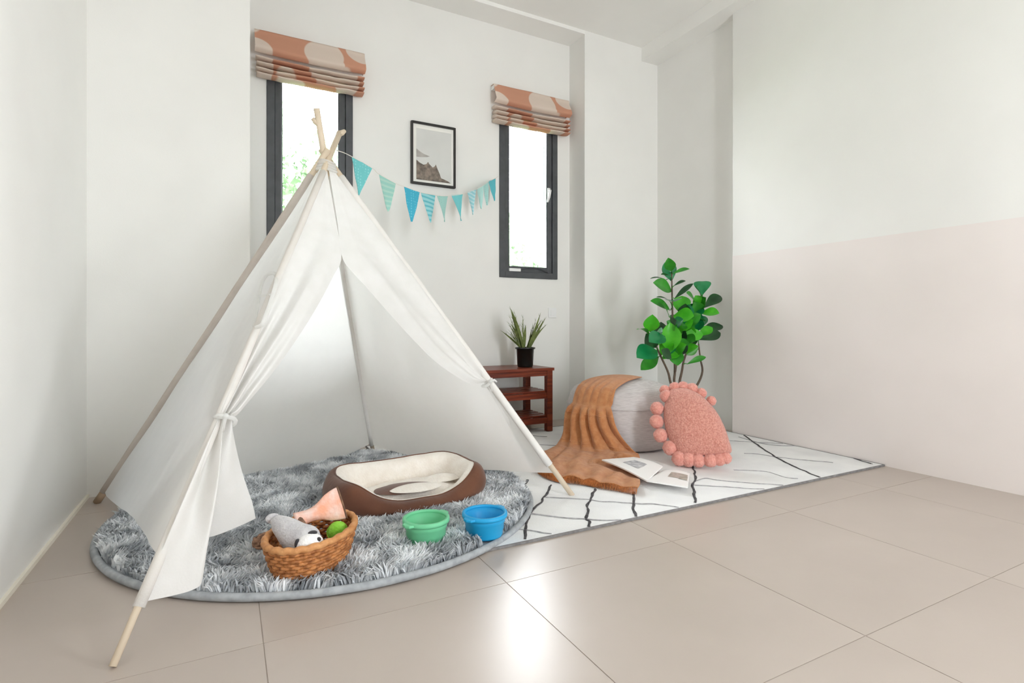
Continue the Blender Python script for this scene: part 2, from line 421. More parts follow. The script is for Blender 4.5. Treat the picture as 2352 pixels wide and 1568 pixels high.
M['stem'] = mat('dark_stem', rgb(84, 70, 60), rgb(106, 90, 76), rough=0.7, scale=40)
M['white_pot'] = mat('white_ceramic', rgb(226, 226, 226), rough=0.3)
M['string'] = mat('white_string', rgb(226, 222, 214), rough=0.9)
LEAFC = [(rgb(22, 62, 30), rgb(34, 84, 40)), (rgb(44, 128, 36), rgb(60, 152, 46)), (rgb(14, 112, 62), rgb(26, 132, 76)), (rgb(64, 168, 32), rgb(84, 190, 44))]
for i, (a, b) in enumerate(LEAFC):
    M['leaf%d' % i] = mat(['deep_green_leaf', 'mid_green_leaf', 'blue_green_leaf', 'bright_green_leaf'][i], a, b, rough=0.32, scale=16, spec=0.5, trans=0.12)
M['sage'] = mat('olive_leaf', rgb(86, 98, 50), rgb(124, 136, 78), rough=0.7, scale=30, trans=0.12)
M['tree_leaf'] = mat('tree_leaves', rgb(98, 124, 92), rgb(140, 162, 130), rough=0.6, scale=2.5, trans=0.45)
M['bark'] = mat('tree_bark', rgb(120, 108, 94), rgb(150, 138, 122), rough=0.9, scale=20)
M['lawn'] = mat('garden_lawn', rgb(90, 110, 76), rgb(110, 128, 92), rough=0.95, scale=6)


def glass_mat():
    m, N, L, P = new_mat('window_glass')
    N.remove(P)
    t = N.new('ShaderNodeBsdfTransparent')
    t.inputs['Color'].default_value = (0.97, 0.985, 0.98, 1)
    g = N.new('ShaderNodeBsdfGlossy')
    g.inputs['Roughness'].default_value = 0.02
    f = N.new('ShaderNodeFresnel')
    f.inputs['IOR'].default_value = 1.35
    mx = N.new('ShaderNodeMixShader')
    L.new(f.outputs[0], mx.inputs['Fac'])
    L.new(t.outputs[0], mx.inputs[1])
    L.new(g.outputs[0], mx.inputs[2])
    L.new(mx.outputs[0], N['Material Output'].inputs['Surface'])
    return m


M['glass'] = glass_mat()


def blind_mat():
    """large beige discs on terracotta, woven"""
    m, N, L, P = new_mat('terracotta_disc_fabric')
    P.inputs['Roughness'].default_value = 0.9
    tc = N.new('ShaderNodeTexCoord')
    mp = N.new('ShaderNodeMapping')
    mp.inputs['Scale'].default_value = (5.6, 0.6, 5.6)
    L.new(tc.outputs['Object'], mp.inputs['Vector'])
    v = N.new('ShaderNodeTexVoronoi')
    v.inputs['Scale'].default_value = 1.0
    v.inputs['Randomness'].default_value = 0.75
    L.new(mp.outputs['Vector'], v.inputs['Vector'])
    r = N.new('ShaderNodeValToRGB')
    r.color_ramp.elements[0].position = 0.57
    r.color_ramp.elements[1].position = 0.60
    r.color_ramp.elements[0].color = rgb(228, 212, 199)
    r.color_ramp.elements[1].color = rgb(208, 154, 128)
    L.new(v.outputs['Distance'], r.inputs['Fac'])
    L.new(r.outputs['Color'], P.inputs['Base Color'])
    t = N.new('ShaderNodeBsdfTranslucent')
    L.new(r.outputs['Color'], t.inputs['Color'])
    mx = N.new('ShaderNodeMixShader')
    mx.inputs['Fac'].default_value = 0.22
    L.new(P.outputs[0], mx.inputs[1])
    L.new(t.outputs[0], mx.inputs[2])
    L.new(mx.outputs[0], N['Material Output'].inputs['Surface'])
    return m


M['blind'] = blind_mat()


def pennant_mat(name, ground, mark, kind):
    m, N, L, P = new_mat(name)
    P.inputs['Roughness'].default_value = 0.9
    tc = N.new('ShaderNodeTexCoord')
    if kind == 'plain':
        P.inputs['Base Color'].default_value = ground
    else:
        r = N.new('ShaderNodeValToRGB')
        r.color_ramp.interpolation = 'CONSTANT'
        if kind == 'dots':
            v = N.new('ShaderNodeTexVoronoi')
            v.inputs['Scale'].default_value = 75
            v.inputs['Randomness'].default_value = 0.2
            L.new(tc.outputs['Object'], v.inputs['Vector'])
            L.new(v.outputs['Distance'], r.inputs['Fac'])
            r.color_ramp.elements[0].color = mark
            r.color_ramp.elements[1].color = ground
            r.color_ramp.elements[1].position = 0.28
        else:
            v = N.new('ShaderNodeTexWave')
            v.bands_direction = 'Z'
            v.inputs['Scale'].default_value = 14
            L.new(tc.outputs['Object'], v.inputs['Vector'])
            L.new(v.outputs['Fac'], r.inputs['Fac'])
            r.color_ramp.elements[0].color = mark
            r.color_ramp.elements[1].color = ground
            r.color_ramp.elements[1].position = 0.38
        L.new(r.outputs['Color'], P.inputs['Base Color'])
    return m


PEN_M = [pennant_mat('teal_dotted_cloth', rgb(112, 196, 198), rgb(150, 214, 216), 'dots'),
         pennant_mat('sage_striped_cloth', rgb(150, 200, 190), rgb(170, 208, 196), 'stripes'),
         pennant_mat('blue_dotted_cloth', rgb(66, 172, 200), rgb(110, 196, 216), 'dots'),
         pennant_mat('aqua_striped_cloth', rgb(150, 208, 214), rgb(100, 184, 196), 'stripes'),
         pennant_mat('pale_sage_cloth', rgb(160, 206, 200), rgb(150, 196, 186), 'dots'),
         pennant_mat('turquoise_cloth', rgb(118, 204, 210), rgb(118, 204, 210), 'plain'),
         pennant_mat('pale_aqua_cloth', rgb(150, 208, 218), rgb(190, 224, 230), 'stripes'),
         pennant_mat('mint_cloth', rgb(176, 218, 214), rgb(176, 218, 214), 'plain'),
         pennant_mat('pale_sage_cloth_two', rgb(166, 212, 208), rgb(150, 200, 196), 'dots'),
         pennant_mat('bright_aqua_cloth', rgb(96, 188, 200), rgb(96, 188, 200), 'plain')]

# ------------------------------------------------------------------ room shell
XL, XR, YB, YC, YL, YF, HT = -0.50, 2.887, 3.38, 3.185, 2.74, -1.60, 2.80
XN0, XN1, YE, XA = 0.095, 2.266, 2.427, 2.95

fl = struct(MB().box(XL - 0.15, XA + 0.15, YF - 0.15, YB + 0.15, -0.06, -0.0012).build('floor', M['grout']), 'beige square tile floor')
tx0, ty0, ts, gap = 0.072 - 1.2, 0.708 - 3.0, 0.6, 0.0022
shared = {}
for i in range(9):
    for j in range(10):
        x0, x1 = tx0 + i * ts, tx0 + (i + 1) * ts
        y0, y1 = ty0 + j * ts, ty0 + (j + 1) * ts
        x0, x1, y0, y1 = max(x0 + gap / 2, XL), min(x1 - gap / 2, XA), max(y0 + gap / 2, YF), min(y1 - gap / 2, YB)
        if x1 - x0 < 0.02 or y1 - y0 < 0.02:
            continue
        key = (round(x1 - x0, 4), round(y1 - y0, 4))
        if key in shared:
            t = bpy.data.objects.new('tile', shared[key])
            COL.objects.link(t)
            t.parent = fl
        else:
            t = MB().box(0, x1 - x0, 0, y1 - y0, -0.0012, 0).build('tile', M['tile'], fl, bevel=0.0)
            shared[key] = t.data
        t.location = (x0, y0, 0)

struct(MB().box(XL - 0.15, XL, YF - 0.15, YB + 0.15, 0, HT).build('wall_left', M['wall']), 'plain off-white left wall')
struct(MB().box(XL, XN0, YL, YB + 0.15, 0, HT).build('wall_back_left', M['wall']), 'off-white boxed-out corner left of the windows')
struct(MB().box(XN1, XA + 0.15, YC, YB + 0.15, 0, HT).build('wall_back_right', M['wall']), 'off-white wall section right of the windows')
W1 = (0.202, 0.682, 1.03, 2.21)
W2 = (1.680, 2.156, 1.03, 2.21)
wb = MB()
xs = [XN0, W1[0], W1[1], W2[0], W2[1], XN1]
wb.box(xs[0], xs[1], YB, YB + 0.09, 0, HT).box(xs[2], xs[3], YB, YB + 0.09, 0, HT).box(xs[4], xs[5], YB, YB + 0.09, 0, HT)
for W in (W1, W2):
    wb.box(W[0], W[1], YB, YB + 0.09, 0, W[2]).box(W[0], W[1], YB, YB + 0.09, W[3], HT)
struct(wb.build('wall_back', M['wall']), 'off-white window wall')
WR_ = (-1.20, -0.30, 0.95, 1.85)
wr = MB().box(XR, XA + 0.15, YF - 0.15, WR_[0], 0, 2.70).box(XR, XA + 0.15, WR_[1], YE, 0, 2.70)
wr.box(XR, XA + 0.15, WR_[0], WR_[1], 0, WR_[2]).box(XR, XA + 0.15, WR_[0], WR_[1], WR_[3], 2.70)
struct(wr.build('wall_right', M['wall']), 'off-white right wall')
struct(MB().box(XA, XA + 0.15, YE, YC, 0, 2.70).build('wall_right_rear', M['wall']), 'off-white wall strip behind the rubber plant')
struct(MB().box(XR - 0.004, XR, YF, YE, 0, WR_[2]).box(XR - 0.004, XR, YF, WR_[0], WR_[2], 1.140).box(XR - 0.004, XR, WR_[1], YE, WR_[2], 1.140).build('trim_1', M['pink']), 'blush pink lower half of the right wall')
struct(MB().box(XL - 0.15, XA + 0.15, YF - 0.15, YB + 0.15, HT, HT + 0.12).build('ceiling', M['ceiling']))
struct(MB().box(XN0, XN1, YC, YB, HT - 0.025, HT).build('trim_2', M['ceiling']), 'shallow soffit over the windows')
struct(MB().box(2.79, XA, YF, YC, 2.70, HT).build('trim_3', M['ceiling']), 'ceiling beam along the right wall')
struct(MB().box(XL, XL + 0.009, YF, YL, 0, 0.013).build('baseboard_left', M['trim']))
D3 = (1.40, 1.90, 0.0, 2.2)
wf = MB().box(XL, D3[0], YF - 0.15, YF, 0, HT).box(D3[1], XR, YF - 0.15, YF, 0, HT).box(D3[0], D3[1], YF - 0.15, YF, D3[3], HT)
struct(wf.build('wall_front', M['wall']))


def frame_bars(mb, x0, x1, z0, z1, y0, y1, wd):
    mb.box(x0, x0 + wd, y0, y1, z0, z1).box(x1 - wd, x1, y0, y1, z0, z1)
    mb.box(x0 + wd, x1 - wd, y0, y1, z0, z0 + wd).box(x0 + wd, x1 - wd, y0, y1, z1 - wd, z1)
    return mb


def make_window(n, W, label, handle):
    x0, x1, z0, z1 = W
    f = struct(frame_bars(MB(), x0 + 0.001, x1 - 0.001, z0 + 0.001, z1 - 0.001, YB - 0.010, YB + 0.075, 0.042).build('window_%d' % n, M['alu'], bevel=0.002), label)
    s = frame_bars(MB(), x0 + 0.044, x1 - 0.044, z0 + 0.044, z1 - 0.044, YB + 0.002, YB + 0.060, 0.036).build('sash', M['alu'], f, bevel=0.002)
    MB().box(x0 + 0.078, x1 - 0.078, YB + 0.020, YB + 0.026, z0 + 0.078, z1 - 0.078).build('pane', M['glass'], s)
    frame_bars(MB(), x0 + 0.079, x1 - 0.079, z0 + 0.079, z1 - 0.079, YB + 0.010, YB + 0.019, 0.006).build('glazing_bead', M['alu'], s)
    if handle:
        hx, hz = x1 - 0.072, 1.66
        h = MB().box(hx - 0.010, hx + 0.010, YB - 0.008, YB + 0.002, hz - 0.035, hz + 0.035)
        h.tube([(hx, YB - 0.006, hz + 0.015), (hx - 0.004, YB - 0.030, hz + 0.012), (hx - 0.016, YB - 0.036, hz - 0.030), (hx - 0.030, YB - 0.034, hz - 0.075)], [0.008, 0.009, 0.009, 0.007], 8)
        h.build('handle', M['white_metal'], s, smooth=True)['label'] = 'white casement handle'
        st = MB().box(x0 + 0.075, x0 + 0.165, YB - 0.012, YB + 0.002, z0 + 0.045, z0 + 0.066)
        st.build('stay', M['white_metal'], s)['label'] = 'white window stay'
        MB().tube([(x0 + 0.165, YB - 0.006, z0 + 0.060), (x0 + 0.24, YB - 0.006, z0 + 0.078), (x0 + 0.33, YB - 0.006, z0 + 0.072), (x0 + 0.39, YB - 0.006, z0 + 0.050)], 0.006, 6).build('stay_arm', M['alu'], s)
    return f


make_window(1, W1, 'dark-framed narrow window behind the tent', False)
make_window(2, W2, 'dark-framed narrow window beside the column', True)
d3 = struct(frame_bars(MB(), D3[0], D3[1], 0.001, D3[3], YF - 0.11, YF - 0.03, 0.05).build('door_1', M['alu']), 'glazed door behind the viewpoint')
MB().box(D3[0] + 0.05, D3[1] - 0.05, YF - 0.073, YF - 0.067, 0.05, D3[3] - 0.05).build('pane', M['glass'], d3)
MB().box(D3[0] + 0.05, D3[1] - 0.05, YF - 0.10, YF - 0.04, 0.95, 1.0).build('mid_rail', M['alu'], d3)

w3 = MB()
for q in ((WR_[0], WR_[0] + 0.045, WR_[2], WR_[3]), (WR_[1] - 0.045, WR_[1], WR_[2], WR_[3]), (WR_[0] + 0.045, WR_[1] - 0.045, WR_[2], WR_[2] + 0.045), (WR_[0] + 0.045, WR_[1] - 0.045, WR_[3] - 0.045, WR_[3])):
    w3.box(XR + 0.05, XR + 0.13, q[0], q[1], q[2], q[3])
w3 = struct(w3.build('window_3', M['alu']), 'side window behind the viewpoint')
MB().box(XR + 0.08, XR + 0.086, WR_[0] + 0.045, WR_[1] - 0.045, WR_[2] + 0.045, WR_[3] - 0.045).build('pane', M['glass'], w3)

# ------------------------------------------------------------------ garden outside
struct(MB().box(-14, 16, YB + 0.3, 24, -0.30, -0.25).build('ground', M['lawn']), 'bright lawn outside the windows')


def make_tree(loc, h, spread, zc, label, seed, n):
    rnd = random.Random(seed)
    t = thing('garden_tree', loc, label, 'tree', 'trees outside the windows')
    x, y, z = loc
    MB().tube([(x, y, z), (x + 0.05, y, z + h * 0.35), (x - 0.04, y + 0.05, z + h * 0.7), (x, y, z + h * 0.95)], [0.10, 0.08, 0.05, 0.02], 8).build('trunk', M['bark'], t, smooth=True)
    b = MB()
    blobs = [(rnd.gauss(0, 0.5) * spread, rnd.gauss(0, 0.4) * spread, zc + rnd.uniform(-0.5, 0.45) * spread, rnd.uniform(0.3, 0.55) * spread) for _ in range(12)]
    vs, fs = [], []
    for k in range(n):
        bx, by, bz, br = blobs[rnd.randrange(len(blobs))]
        d = Vector((rnd.gauss(0, 1), rnd.gauss(0, 1), rnd.gauss(0, 1))).normalized() * br * rnd.uniform(0.5, 1.0)
        c = Vector((x + bx, y + by, bz)) + d
        a = Vector((rnd.gauss(0, 1), rnd.gauss(0, 1), rnd.gauss(0, 1))).normalized()
        e = a.cross(Vector((rnd.gauss(0, 1), rnd.gauss(0, 1), rnd.gauss(0, 1)))).normalized()
        s = rnd.uniform(0.05, 0.10)
        k0 = len(vs)
        vs += [c - a * s, c + e * s * 0.5, c + a * s, c - e * s * 0.5]
        fs.append((k0, k0 + 1, k0 + 2, k0 + 3))
    b.add(vs, fs)
    fo = b.build('foliage', M['tree_leaf'], t)
    fo['kind'] = 'stuff'
    return t


make_tree((0.55, 7.4, -0.25), 4.0, 1.15, 2.55, 'pale green leafy tree seen through the left window', 3, 2600)
make_tree((4.2, 8.2, -0.25), 2.6, 1.1, 1.65, 'pale green leafy tree seen low through the right window', 5, 2200)

# ------------------------------------------------------------------ round shag rug
RC, RR = (0.385, 2.195), 0.755
rug = MB().lathe([(0.001, 0.004), (RR - 0.012, 0.004), (RR - 0.012, 0.016), (0.001, 0.016)], 96, (RC[0], RC[1], 0)).build('shag_rug', M['rug_base'], origin=(RC[0], RC[1], 0))
tag(rug, 'round grey shaggy rug under the tent and pet bed', 'rug')
MB().tube([(RC[0] + RR * math.cos(2 * PI * k / 120), RC[1] + RR * math.sin(2 * PI * k / 120), 0.0125 + 0.0010 * nz(math.cos(2 * PI * k / 120) * 9, math.sin(2 * PI * k / 120) * 9)) for k in range(120)], 0.011, 8, True).build('hem', M['rug_hem'], rug, smooth=True)
FOOT = [(0.625, 2.075, 0.27, 0.165), (0.555, 1.627, 0.062, 0.062), (0.738, 1.588, 0.062, 0.062)]


def rug_pile():
    n = 78000
    r = np.sqrt(np.random.rand(n)) * (RR - 0.014)
    a = np.random.rand(n) * 2 * PI
    x = RC[0] + r * np.cos(a)
    y = RC[1] + r * np.sin(a)
    keep = np.ones(n, bool)
    for fx, fy, fa, fb in FOOT:
        keep &= ((x - fx) / fa) ** 2 + ((y - fy) / fb) ** 2 > 1
    c50, s50 = math.cos(math.radians(50)), math.sin(math.radians(50))
    u = (x - 0.215) * c50 + (y - 1.625) * s50
    v = -(x - 0.215) * s50 + (y - 1.625) * c50
    keep &= (u / 0.125) ** 2 + (v / 0.082) ** 2 > 1
    x, y = x[keep], y[keep]
    n = len(x)
    cl = np.array([noise.noise(Vector((x[i] * 14, y[i] * 14, 0))) for i in range(n)])
    cm = np.array([noise.noise(Vector((x[i] * 14, y[i] * 14, 9))) for i in range(n)])
    ang = PI * 2 * cl + np.random.randn(n) * 0.6
    ln = 0.030 + 0.012 * np.random.rand(n)
    lean = 0.55 + 0.35 * cm + 0.15 * np.random.randn(n)
    dx, dy = np.cos(ang) * np.sin(lean), np.sin(ang) * np.sin(lean)
    dz = np.maximum(np.cos(lean), 0.25)
    wd = 0.0022 + 0.0012 * np.random.rand(n)
    sa = np.random.rand(n) * 2 * PI
    px, py = np.cos(sa) * wd, np.sin(sa) * wd
    z0 = np.full(n, 0.014)
    V = np.empty((n, 5, 3))
    V[:, 0] = np.stack([x - px, y - py, z0], 1)
    V[:, 1] = np.stack([x + px, y + py, z0], 1)
    mx, my, mz = x + dx * ln * 0.45, y + dy * ln * 0.45, z0 + ln * 0.55 * (dz + 0.25)
    V[:, 2] = np.stack([mx + px, my + py, mz], 1)
    V[:, 3] = np.stack([mx - px, my - py, mz], 1)
    V[:, 4] = np.stack([x + dx * ln * 1.15, y + dy * ln * 1.15, z0 + ln * dz * 0.9 + 0.002], 1)
    V[:, :, 0] -= RC[0]
    V[:, :, 1] -= RC[1]
    me = bpy.data.meshes.new('pile')
    me.vertices.add(n * 5)
    me.vertices.foreach_set('co', V.reshape(-1))
    base = np.arange(n) * 5
    quads = np.stack([base, base + 1, base + 2, base + 3], 1)
    tris = np.stack([base + 3, base + 2, base + 4], 1)
    loops = np.concatenate([quads.reshape(-1), tris.reshape(-1)])
    me.loops.add(len(loops))
    me.loops.foreach_set('vertex_index', loops.astype(np.int32))
    me.polygons.add(n * 2)
    ls = np.concatenate([np.arange(n) * 4, n * 4 + np.arange(n) * 3])
    me.polygons.foreach_set('loop_start', ls.astype(np.int32))
    me.update(calc_edges=True)
    me.validate()
    me.materials.append(M['pile'])
    o = bpy.data.objects.new('pile', me)
    COL.objects.link(o)
    o.parent = rug
    o['kind'] = 'stuff'
    o['label'] = 'long mottled grey pile'


rug_pile()

# ------------------------------------------------------------------ diamond-lattice rug
RX0, RX1, RY0, RY1, RT = 0.705, 2.876, 1.515, 3.12, 0.007
drug = MB()
drug.grid(lambda u, v: (lerp(RX0, RX1, u), lerp(RY0, RY1, v), RT + 0.0012 * nz(u * 9, v * 7)), 60, 40)
drug.add([(RX0, RY0, 0.0005), (RX1, RY0, 0.0005), (RX1, RY1, 0.0005), (RX0, RY1, 0.0005)], [(0, 3, 2, 1)])
dr = drug.build('diamond_rug', M['rug_white'], smooth=True, origin=((RX0 + RX1) / 2, (RY0 + RY1) / 2, 0))
tag(dr, 'white flatweave rug with thin dark diamond lines by the right wall', 'rug')
eb = MB()
e = 0.004
eb.box(RX0 - e, RX1 + e, RY0 - e, RY0 + 0.002, 0.0005, RT + 0.001).box(RX0 - e, RX1 + e, RY1 - 0.002, RY1 + e, 0.0005, RT + 0.001)
eb.box(RX0 - e, RX0 + 0.002, RY0, RY1, 0.0005, RT + 0.001).box(RX1 - 0.002, RX1 + e, RY0, RY1, 0.0005, RT + 0.001)
eb.build('binding', M['rug_edge'], dr)


def rug_line(pts, wd, m, name):
    N_ = 10 * (len(pts) - 1)
    P3 = []
    for k in range(N_ + 1):
        p = polyline([(a, b, 0) for a, b in pts], k / N_)
        p.x += 0.006 * nz(p.x * 18, p.y * 18, 2)
        p.y += 0.006 * nz(p.x * 18, p.y * 18, 5)
        if RX0 + 0.004 < p.x < RX1 - 0.004 and RY0 + 0.003 < p.y < RY1 - 0.003:
            P3.append(p)
    if len(P3) < 3:
        return
    vs, fs = [], []
    for k, p in enumerate(P3):
        t = (P3[min(k + 1, len(P3) - 1)] - P3[max(k - 1, 0)]).normalized()
        s = Vector((-t.y, t.x, 0)) * wd * (0.5 + 0.28 * nz(p.x * 30, p.y * 30, 3))
        vs += [(p.x - s.x, p.y - s.y, RT + 0.0008), (p.x - s.x * 0.5, p.y - s.y * 0.5, RT + 0.0030), (p.x + s.x * 0.5, p.y + s.y * 0.5, RT + 0.0030), (p.x + s.x, p.y + s.y, RT + 0.0008)]
    for k in range(len(P3) - 1):
        for q in range(3):
            fs.append((4 * k + q, 4 * k + q + 1, 4 * k + q + 5, 4 * k + q + 4))
    MB().add(vs, fs).build(name, m, dr)


for l in RUG_STRONG:
    rug_line(l, 0.0105, M['rug_black'], 'dark_line')
for l in RUG_THIN:
    rug_line(l, 0.0055, M['rug_thin'], 'fine_line')
for l in ([(1.30, 2.62), (1.45, 2.80), (1.62, 3.0), (1.72, 3.1)], [(1.62, 2.35), (1.80, 2.55)], [(2.35, 2.2), (2.55, 2.45), (2.8, 2.8)]):
    rug_line(l, 0.0105, M['rug_black'], 'dark_line')
for l in ([(1.35, 2.9), (1.6, 2.68), (1.85, 2.48)], [(1.5, 3.1), (1.75, 2.86)], [(2.3, 2.6), (2.6, 2.3), (2.86, 2.05)]):
    rug_line(l, 0.0055, M['rug_thin'], 'fine_line')

# ------------------------------------------------------------------ play tent
AP = Vector((0.352, 2.275, 1.365))
FL, BL, BR, FR = [Vector(p) for p in ((-0.205, 1.355, 0), (-0.45, 2.64, 0), (0.70, 2.93, 0), (1.246, 1.837, 0))]
CENT = Vector((0.32, 2.19, 0.0))
tent = thing('play_tent', tuple(CENT), 'white canvas teepee play tent with door flaps tied back', 'tent')


def pole_pt(foot, s):
    return AP + (foot - AP) * s


def outward(A, B):
    n = (A - AP).cross(B - AP).normalized()
    mid = (A + B) / 2 - CENT
    return n if n.dot(Vector((mid.x, mid.y, 0))) > 0 else -n


OFFS = {0: (0.012, -0.010), 1: (-0.012, -0.008), 2: (0.000, 0.014), 3: (0.014, 0.010)}
EXT = [0.105, 0.025, 0.125, 0.03]
for k, foot in enumerate((FL, BL, BR, FR)):
    top = pole_pt(foot, -EXT[k]) + Vector((*OFFS[k], 0))
    pts = [foot + Vector((0, 0, 0.004)), foot.lerp(top, 0.3), foot.lerp(top, 0.6), foot.lerp(top, 0.85), top]
    rad = [0.0075, 0.0085, 0.0095, 0.0105, 0.012] if k == 0 else [0.011, 0.012, 0.012, 0.0125, 0.0125]
    b = MB().tube(pts, rad, 10)
    p = b.build('pole', M['pole'], tent, smooth=True)
    if k in (0, 2):                       # carved end with a branch stub
        d = (top - foot).normalized()
        side = Vector((-1, 0.2, 0.1)) if k == 2 else Vector((0.9, 0.3, 0.3))
        q = top - d * (0.062 if k == 2 else 0.012)
        MB().tube([q - side * 0.004, q + side * 0.014 + d * 0.012, q + side * 0.022 + d * 0.022], [0.012, 0.011, 0.008], 8).build('branch_stub', M['pole'], p, smooth=True)
    if k == 1:
        MB().tube([foot + Vector((0, 0, 0.003)), foot.lerp(top, 0.035)], 0.0135, 10).build('pole_foot', M['pole_dark'], p, smooth=True)

SLV = [(0.05, 0.935), (0.05, 0.968), (0.05, 0.955), (0.05, 0.905)]
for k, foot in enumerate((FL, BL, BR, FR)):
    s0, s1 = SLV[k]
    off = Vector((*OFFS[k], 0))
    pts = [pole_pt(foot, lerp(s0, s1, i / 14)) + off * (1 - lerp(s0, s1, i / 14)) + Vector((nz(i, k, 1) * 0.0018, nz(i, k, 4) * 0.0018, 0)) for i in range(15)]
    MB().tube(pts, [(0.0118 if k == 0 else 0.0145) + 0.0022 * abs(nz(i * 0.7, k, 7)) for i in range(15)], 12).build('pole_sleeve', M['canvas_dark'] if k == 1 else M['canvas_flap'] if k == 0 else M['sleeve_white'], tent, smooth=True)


def side_panel(A, B, hem, sag, sag_low, seed, res=(40, 60)):
    n = outward(A, B)
    tA, tB = pole_pt(A, 0.045), pole_pt(B, 0.045)

    def fn(u, w):
        top = tA.lerp(tB, u)
        bot = polyline(hem, u)
        p = top.lerp(bot, w)
        arch = math.sin(PI * u)
        p = p - n * (sag * arch * math.sin(PI * w * 0.9) + sag_low * arch * w ** 3)
        wr = 0.006 * nz(u * 5 * (0.4 + w), w * 2.2, seed) + 0.004 * nz(u * 13, w * 3, seed + 3) * arch
        wr += 0.005 * math.sin(u * 20 + 3 * nz(u * 2, w * 2, seed)) * smoothstep(0.45, 0.0, w) * arch * 0.6
        p = p + n * wr * smoothstep(0, 0.1, arch)
        return p
    return MB().grid(fn, *res)


hemL = [Vector(p) for p in HEM_LEFT]
hemL[0] = pole_pt(FL, 0.875)
hemL[-1] = pole_pt(BL, 0.967)
hemL[-2] = hemL[-2] + Vector((0.012, -0.02, 0.01))
lp = side_panel(FL, BL, hemL, 0.012, 0.0, 1, (110, 150))
nL = outward(FL, BL)
WPC = sum((Vector(p) for p in WIN_PATCH), Vector()) / len(WIN_PATCH)
eA = (BL - FL).normalized()
eB = nL.cross(eA).normalized()
WP2 = [((Vector(p) - WPC).dot(eA), (Vector(p) - WPC).dot(eB)) for p in closed_curve(WIN_PATCH, 36)]


def in_patch(p):
    x, y = (Vector(p) - WPC).dot(eA), (Vector(p) - WPC).dot(eB)
    if abs(x) > 0.3 or abs(y) > 0.3:
        return False
    r = False
    for k in range(36):
        (x0, y0), (x1, y1) = WP2[k - 1], WP2[k]
        if (y0 > y) != (y1 > y) and x < (x1 - x0) * (y - y0) / (y1 - y0) + x0:
            r = not r
    return r


lp.f = [q for q in lp.f if not all(in_patch(lp.v[i]) for i in q)]      # the window is a real opening
lp.build('side_panel', M['canvas'], tent, smooth=True)
hemB = [pole_pt(BL, 0.965).lerp(pole_pt(BR, 0.955), t) + Vector((0, 0, -0.030 * math.sin(PI * t) + 0.012 * math.exp(-((t - 1) / 0.08) ** 2))) for t in [i / 12 for i in range(13)]]
side_panel(BL, BR, hemB, 0.018, 0.075, 11).build('side_panel', M['canvas'], tent, smooth=True)
hemR = [pole_pt(BR, 0.955).lerp(pole_pt(FR, 0.93), t) + Vector((0, 0, -0.045 * math.sin(PI * t))) for t in [i / 12 for i in range(13)]]
side_panel(BR, FR, hemR, 0.016, -0.015, 21).build('side_panel', M['canvas'], tent, smooth=True)

# little arched mesh window in the left side
nL = outward(FL, BL)
wp = [Vector(p) - nL * 0.006 for p in closed_curve(WIN_PATCH, 36)]
cw = sum(wp, Vector()) / len(wp)
pw = MB().add(wp + [cw + nL * 0.003], [(i, (i + 1) % 36, 36) for i in range(36)]).build('mesh_window', M['mesh_white'], tent, smooth=True)
pw['label'] = 'arched white mesh window'
MB().tube([p + nL * 0.006 for p in wp], 0.0062, 8, True).build('window_piping', M['canvas'], pw, smooth=True)
MB().tube([Vector(p) + nL * 0.002 for p in WIN_BAR], 0.0035, 6).build('window_bar', M['canvas'], pw, smooth=True)

nF = outward(FL, FR)


def flap_upper(foot, s_tie, edge, folds, amp, seed, tie):
    """from the pole across to the free edge, gathered at the tie"""
    def fn(v, w):
        pp = pole_pt(foot, lerp(0.045, s_tie, w))
        ee = polyline(edge, w)
        g = smoothstep(0.30, 1.0, w)
        p = pp.lerp(ee, v)
        width = (ee - pp).length
        bulge = 0.10 * width * math.sin(PI * v) * (1 - 0.5 * g)
        rip = amp * g * math.sin(2 * PI * folds * v + 0.6) * (0.45 + 0.55 * (1 - abs(2 * v - 1)))
        rip += 0.007 * nz(v * 4, w * 3, seed) * math.sin(PI * v)
        deep = 0.014 * math.sin(2 * PI * v * 1.5 + 1.0) * smoothstep(0.05, 0.5, w) * (1 - g * 0.6)
        return p + nF * (bulge * 0.35 + rip + deep)
    return MB().grid(fn, 56, 64)


edL = [Vector(p) for p in EDGE_L]
edR = [Vector(p) for p in EDGE_R]
tieL = pole_pt(FL, 0.675) + Vector((0.018, 0.006, -0.006)) + nF * 0.012
tieR = pole_pt(FR, 0.661) + Vector((-0.012, 0.004, -0.004)) + nF * 0.008
edL[-1] = tieL + Vector((0.014, 0.004, 0.01))
edR[-1] = tieR + Vector((-0.016, 0.004, 0.006))
fL = flap_upper(FL, 0.668, edL, 3.5, 0.024, 31, tieL)
# lower part of the left flap: fans out of the tie into a folded hem
hemF = [Vector(p) for p in HEM_FLAP]


def lowL(v, w):
    g = pole_pt(FL, 0.672).lerp(edL[-1], v) + nF * (0.024 * math.sin(2 * PI * 3.5 * v + 0.6) * 0.7)
    h = polyline(hemF, v)
    if v < 0.02:
        return pole_pt(FL, lerp(0.672, 0.932, w))
    e = w ** 0.85
    p = g.lerp(h, e)
    p = p + nF * 0.020 * math.sin(PI * w) * math.sin(PI * v) + Vector((0, 0, 0.012 * math.sin(PI * w)))
    p += nF * 0.022 * math.sin(2 * PI * 2.6 * v + 1.2) * math.sin(PI * min(w * 1.2, 1.0))
    return p


fL.grid(lowL, 90, 40)
fLo = fL.build('door_flap', M['canvas_flap'], tent, smooth=True)
fR = flap_upper(FR, 0.655, edR, 2.5, 0.010, 41, tieR)
hemRF = [pole_pt(FR, 0.9)] + [Vector(p) for p in HEM_RFLAP[1:]]


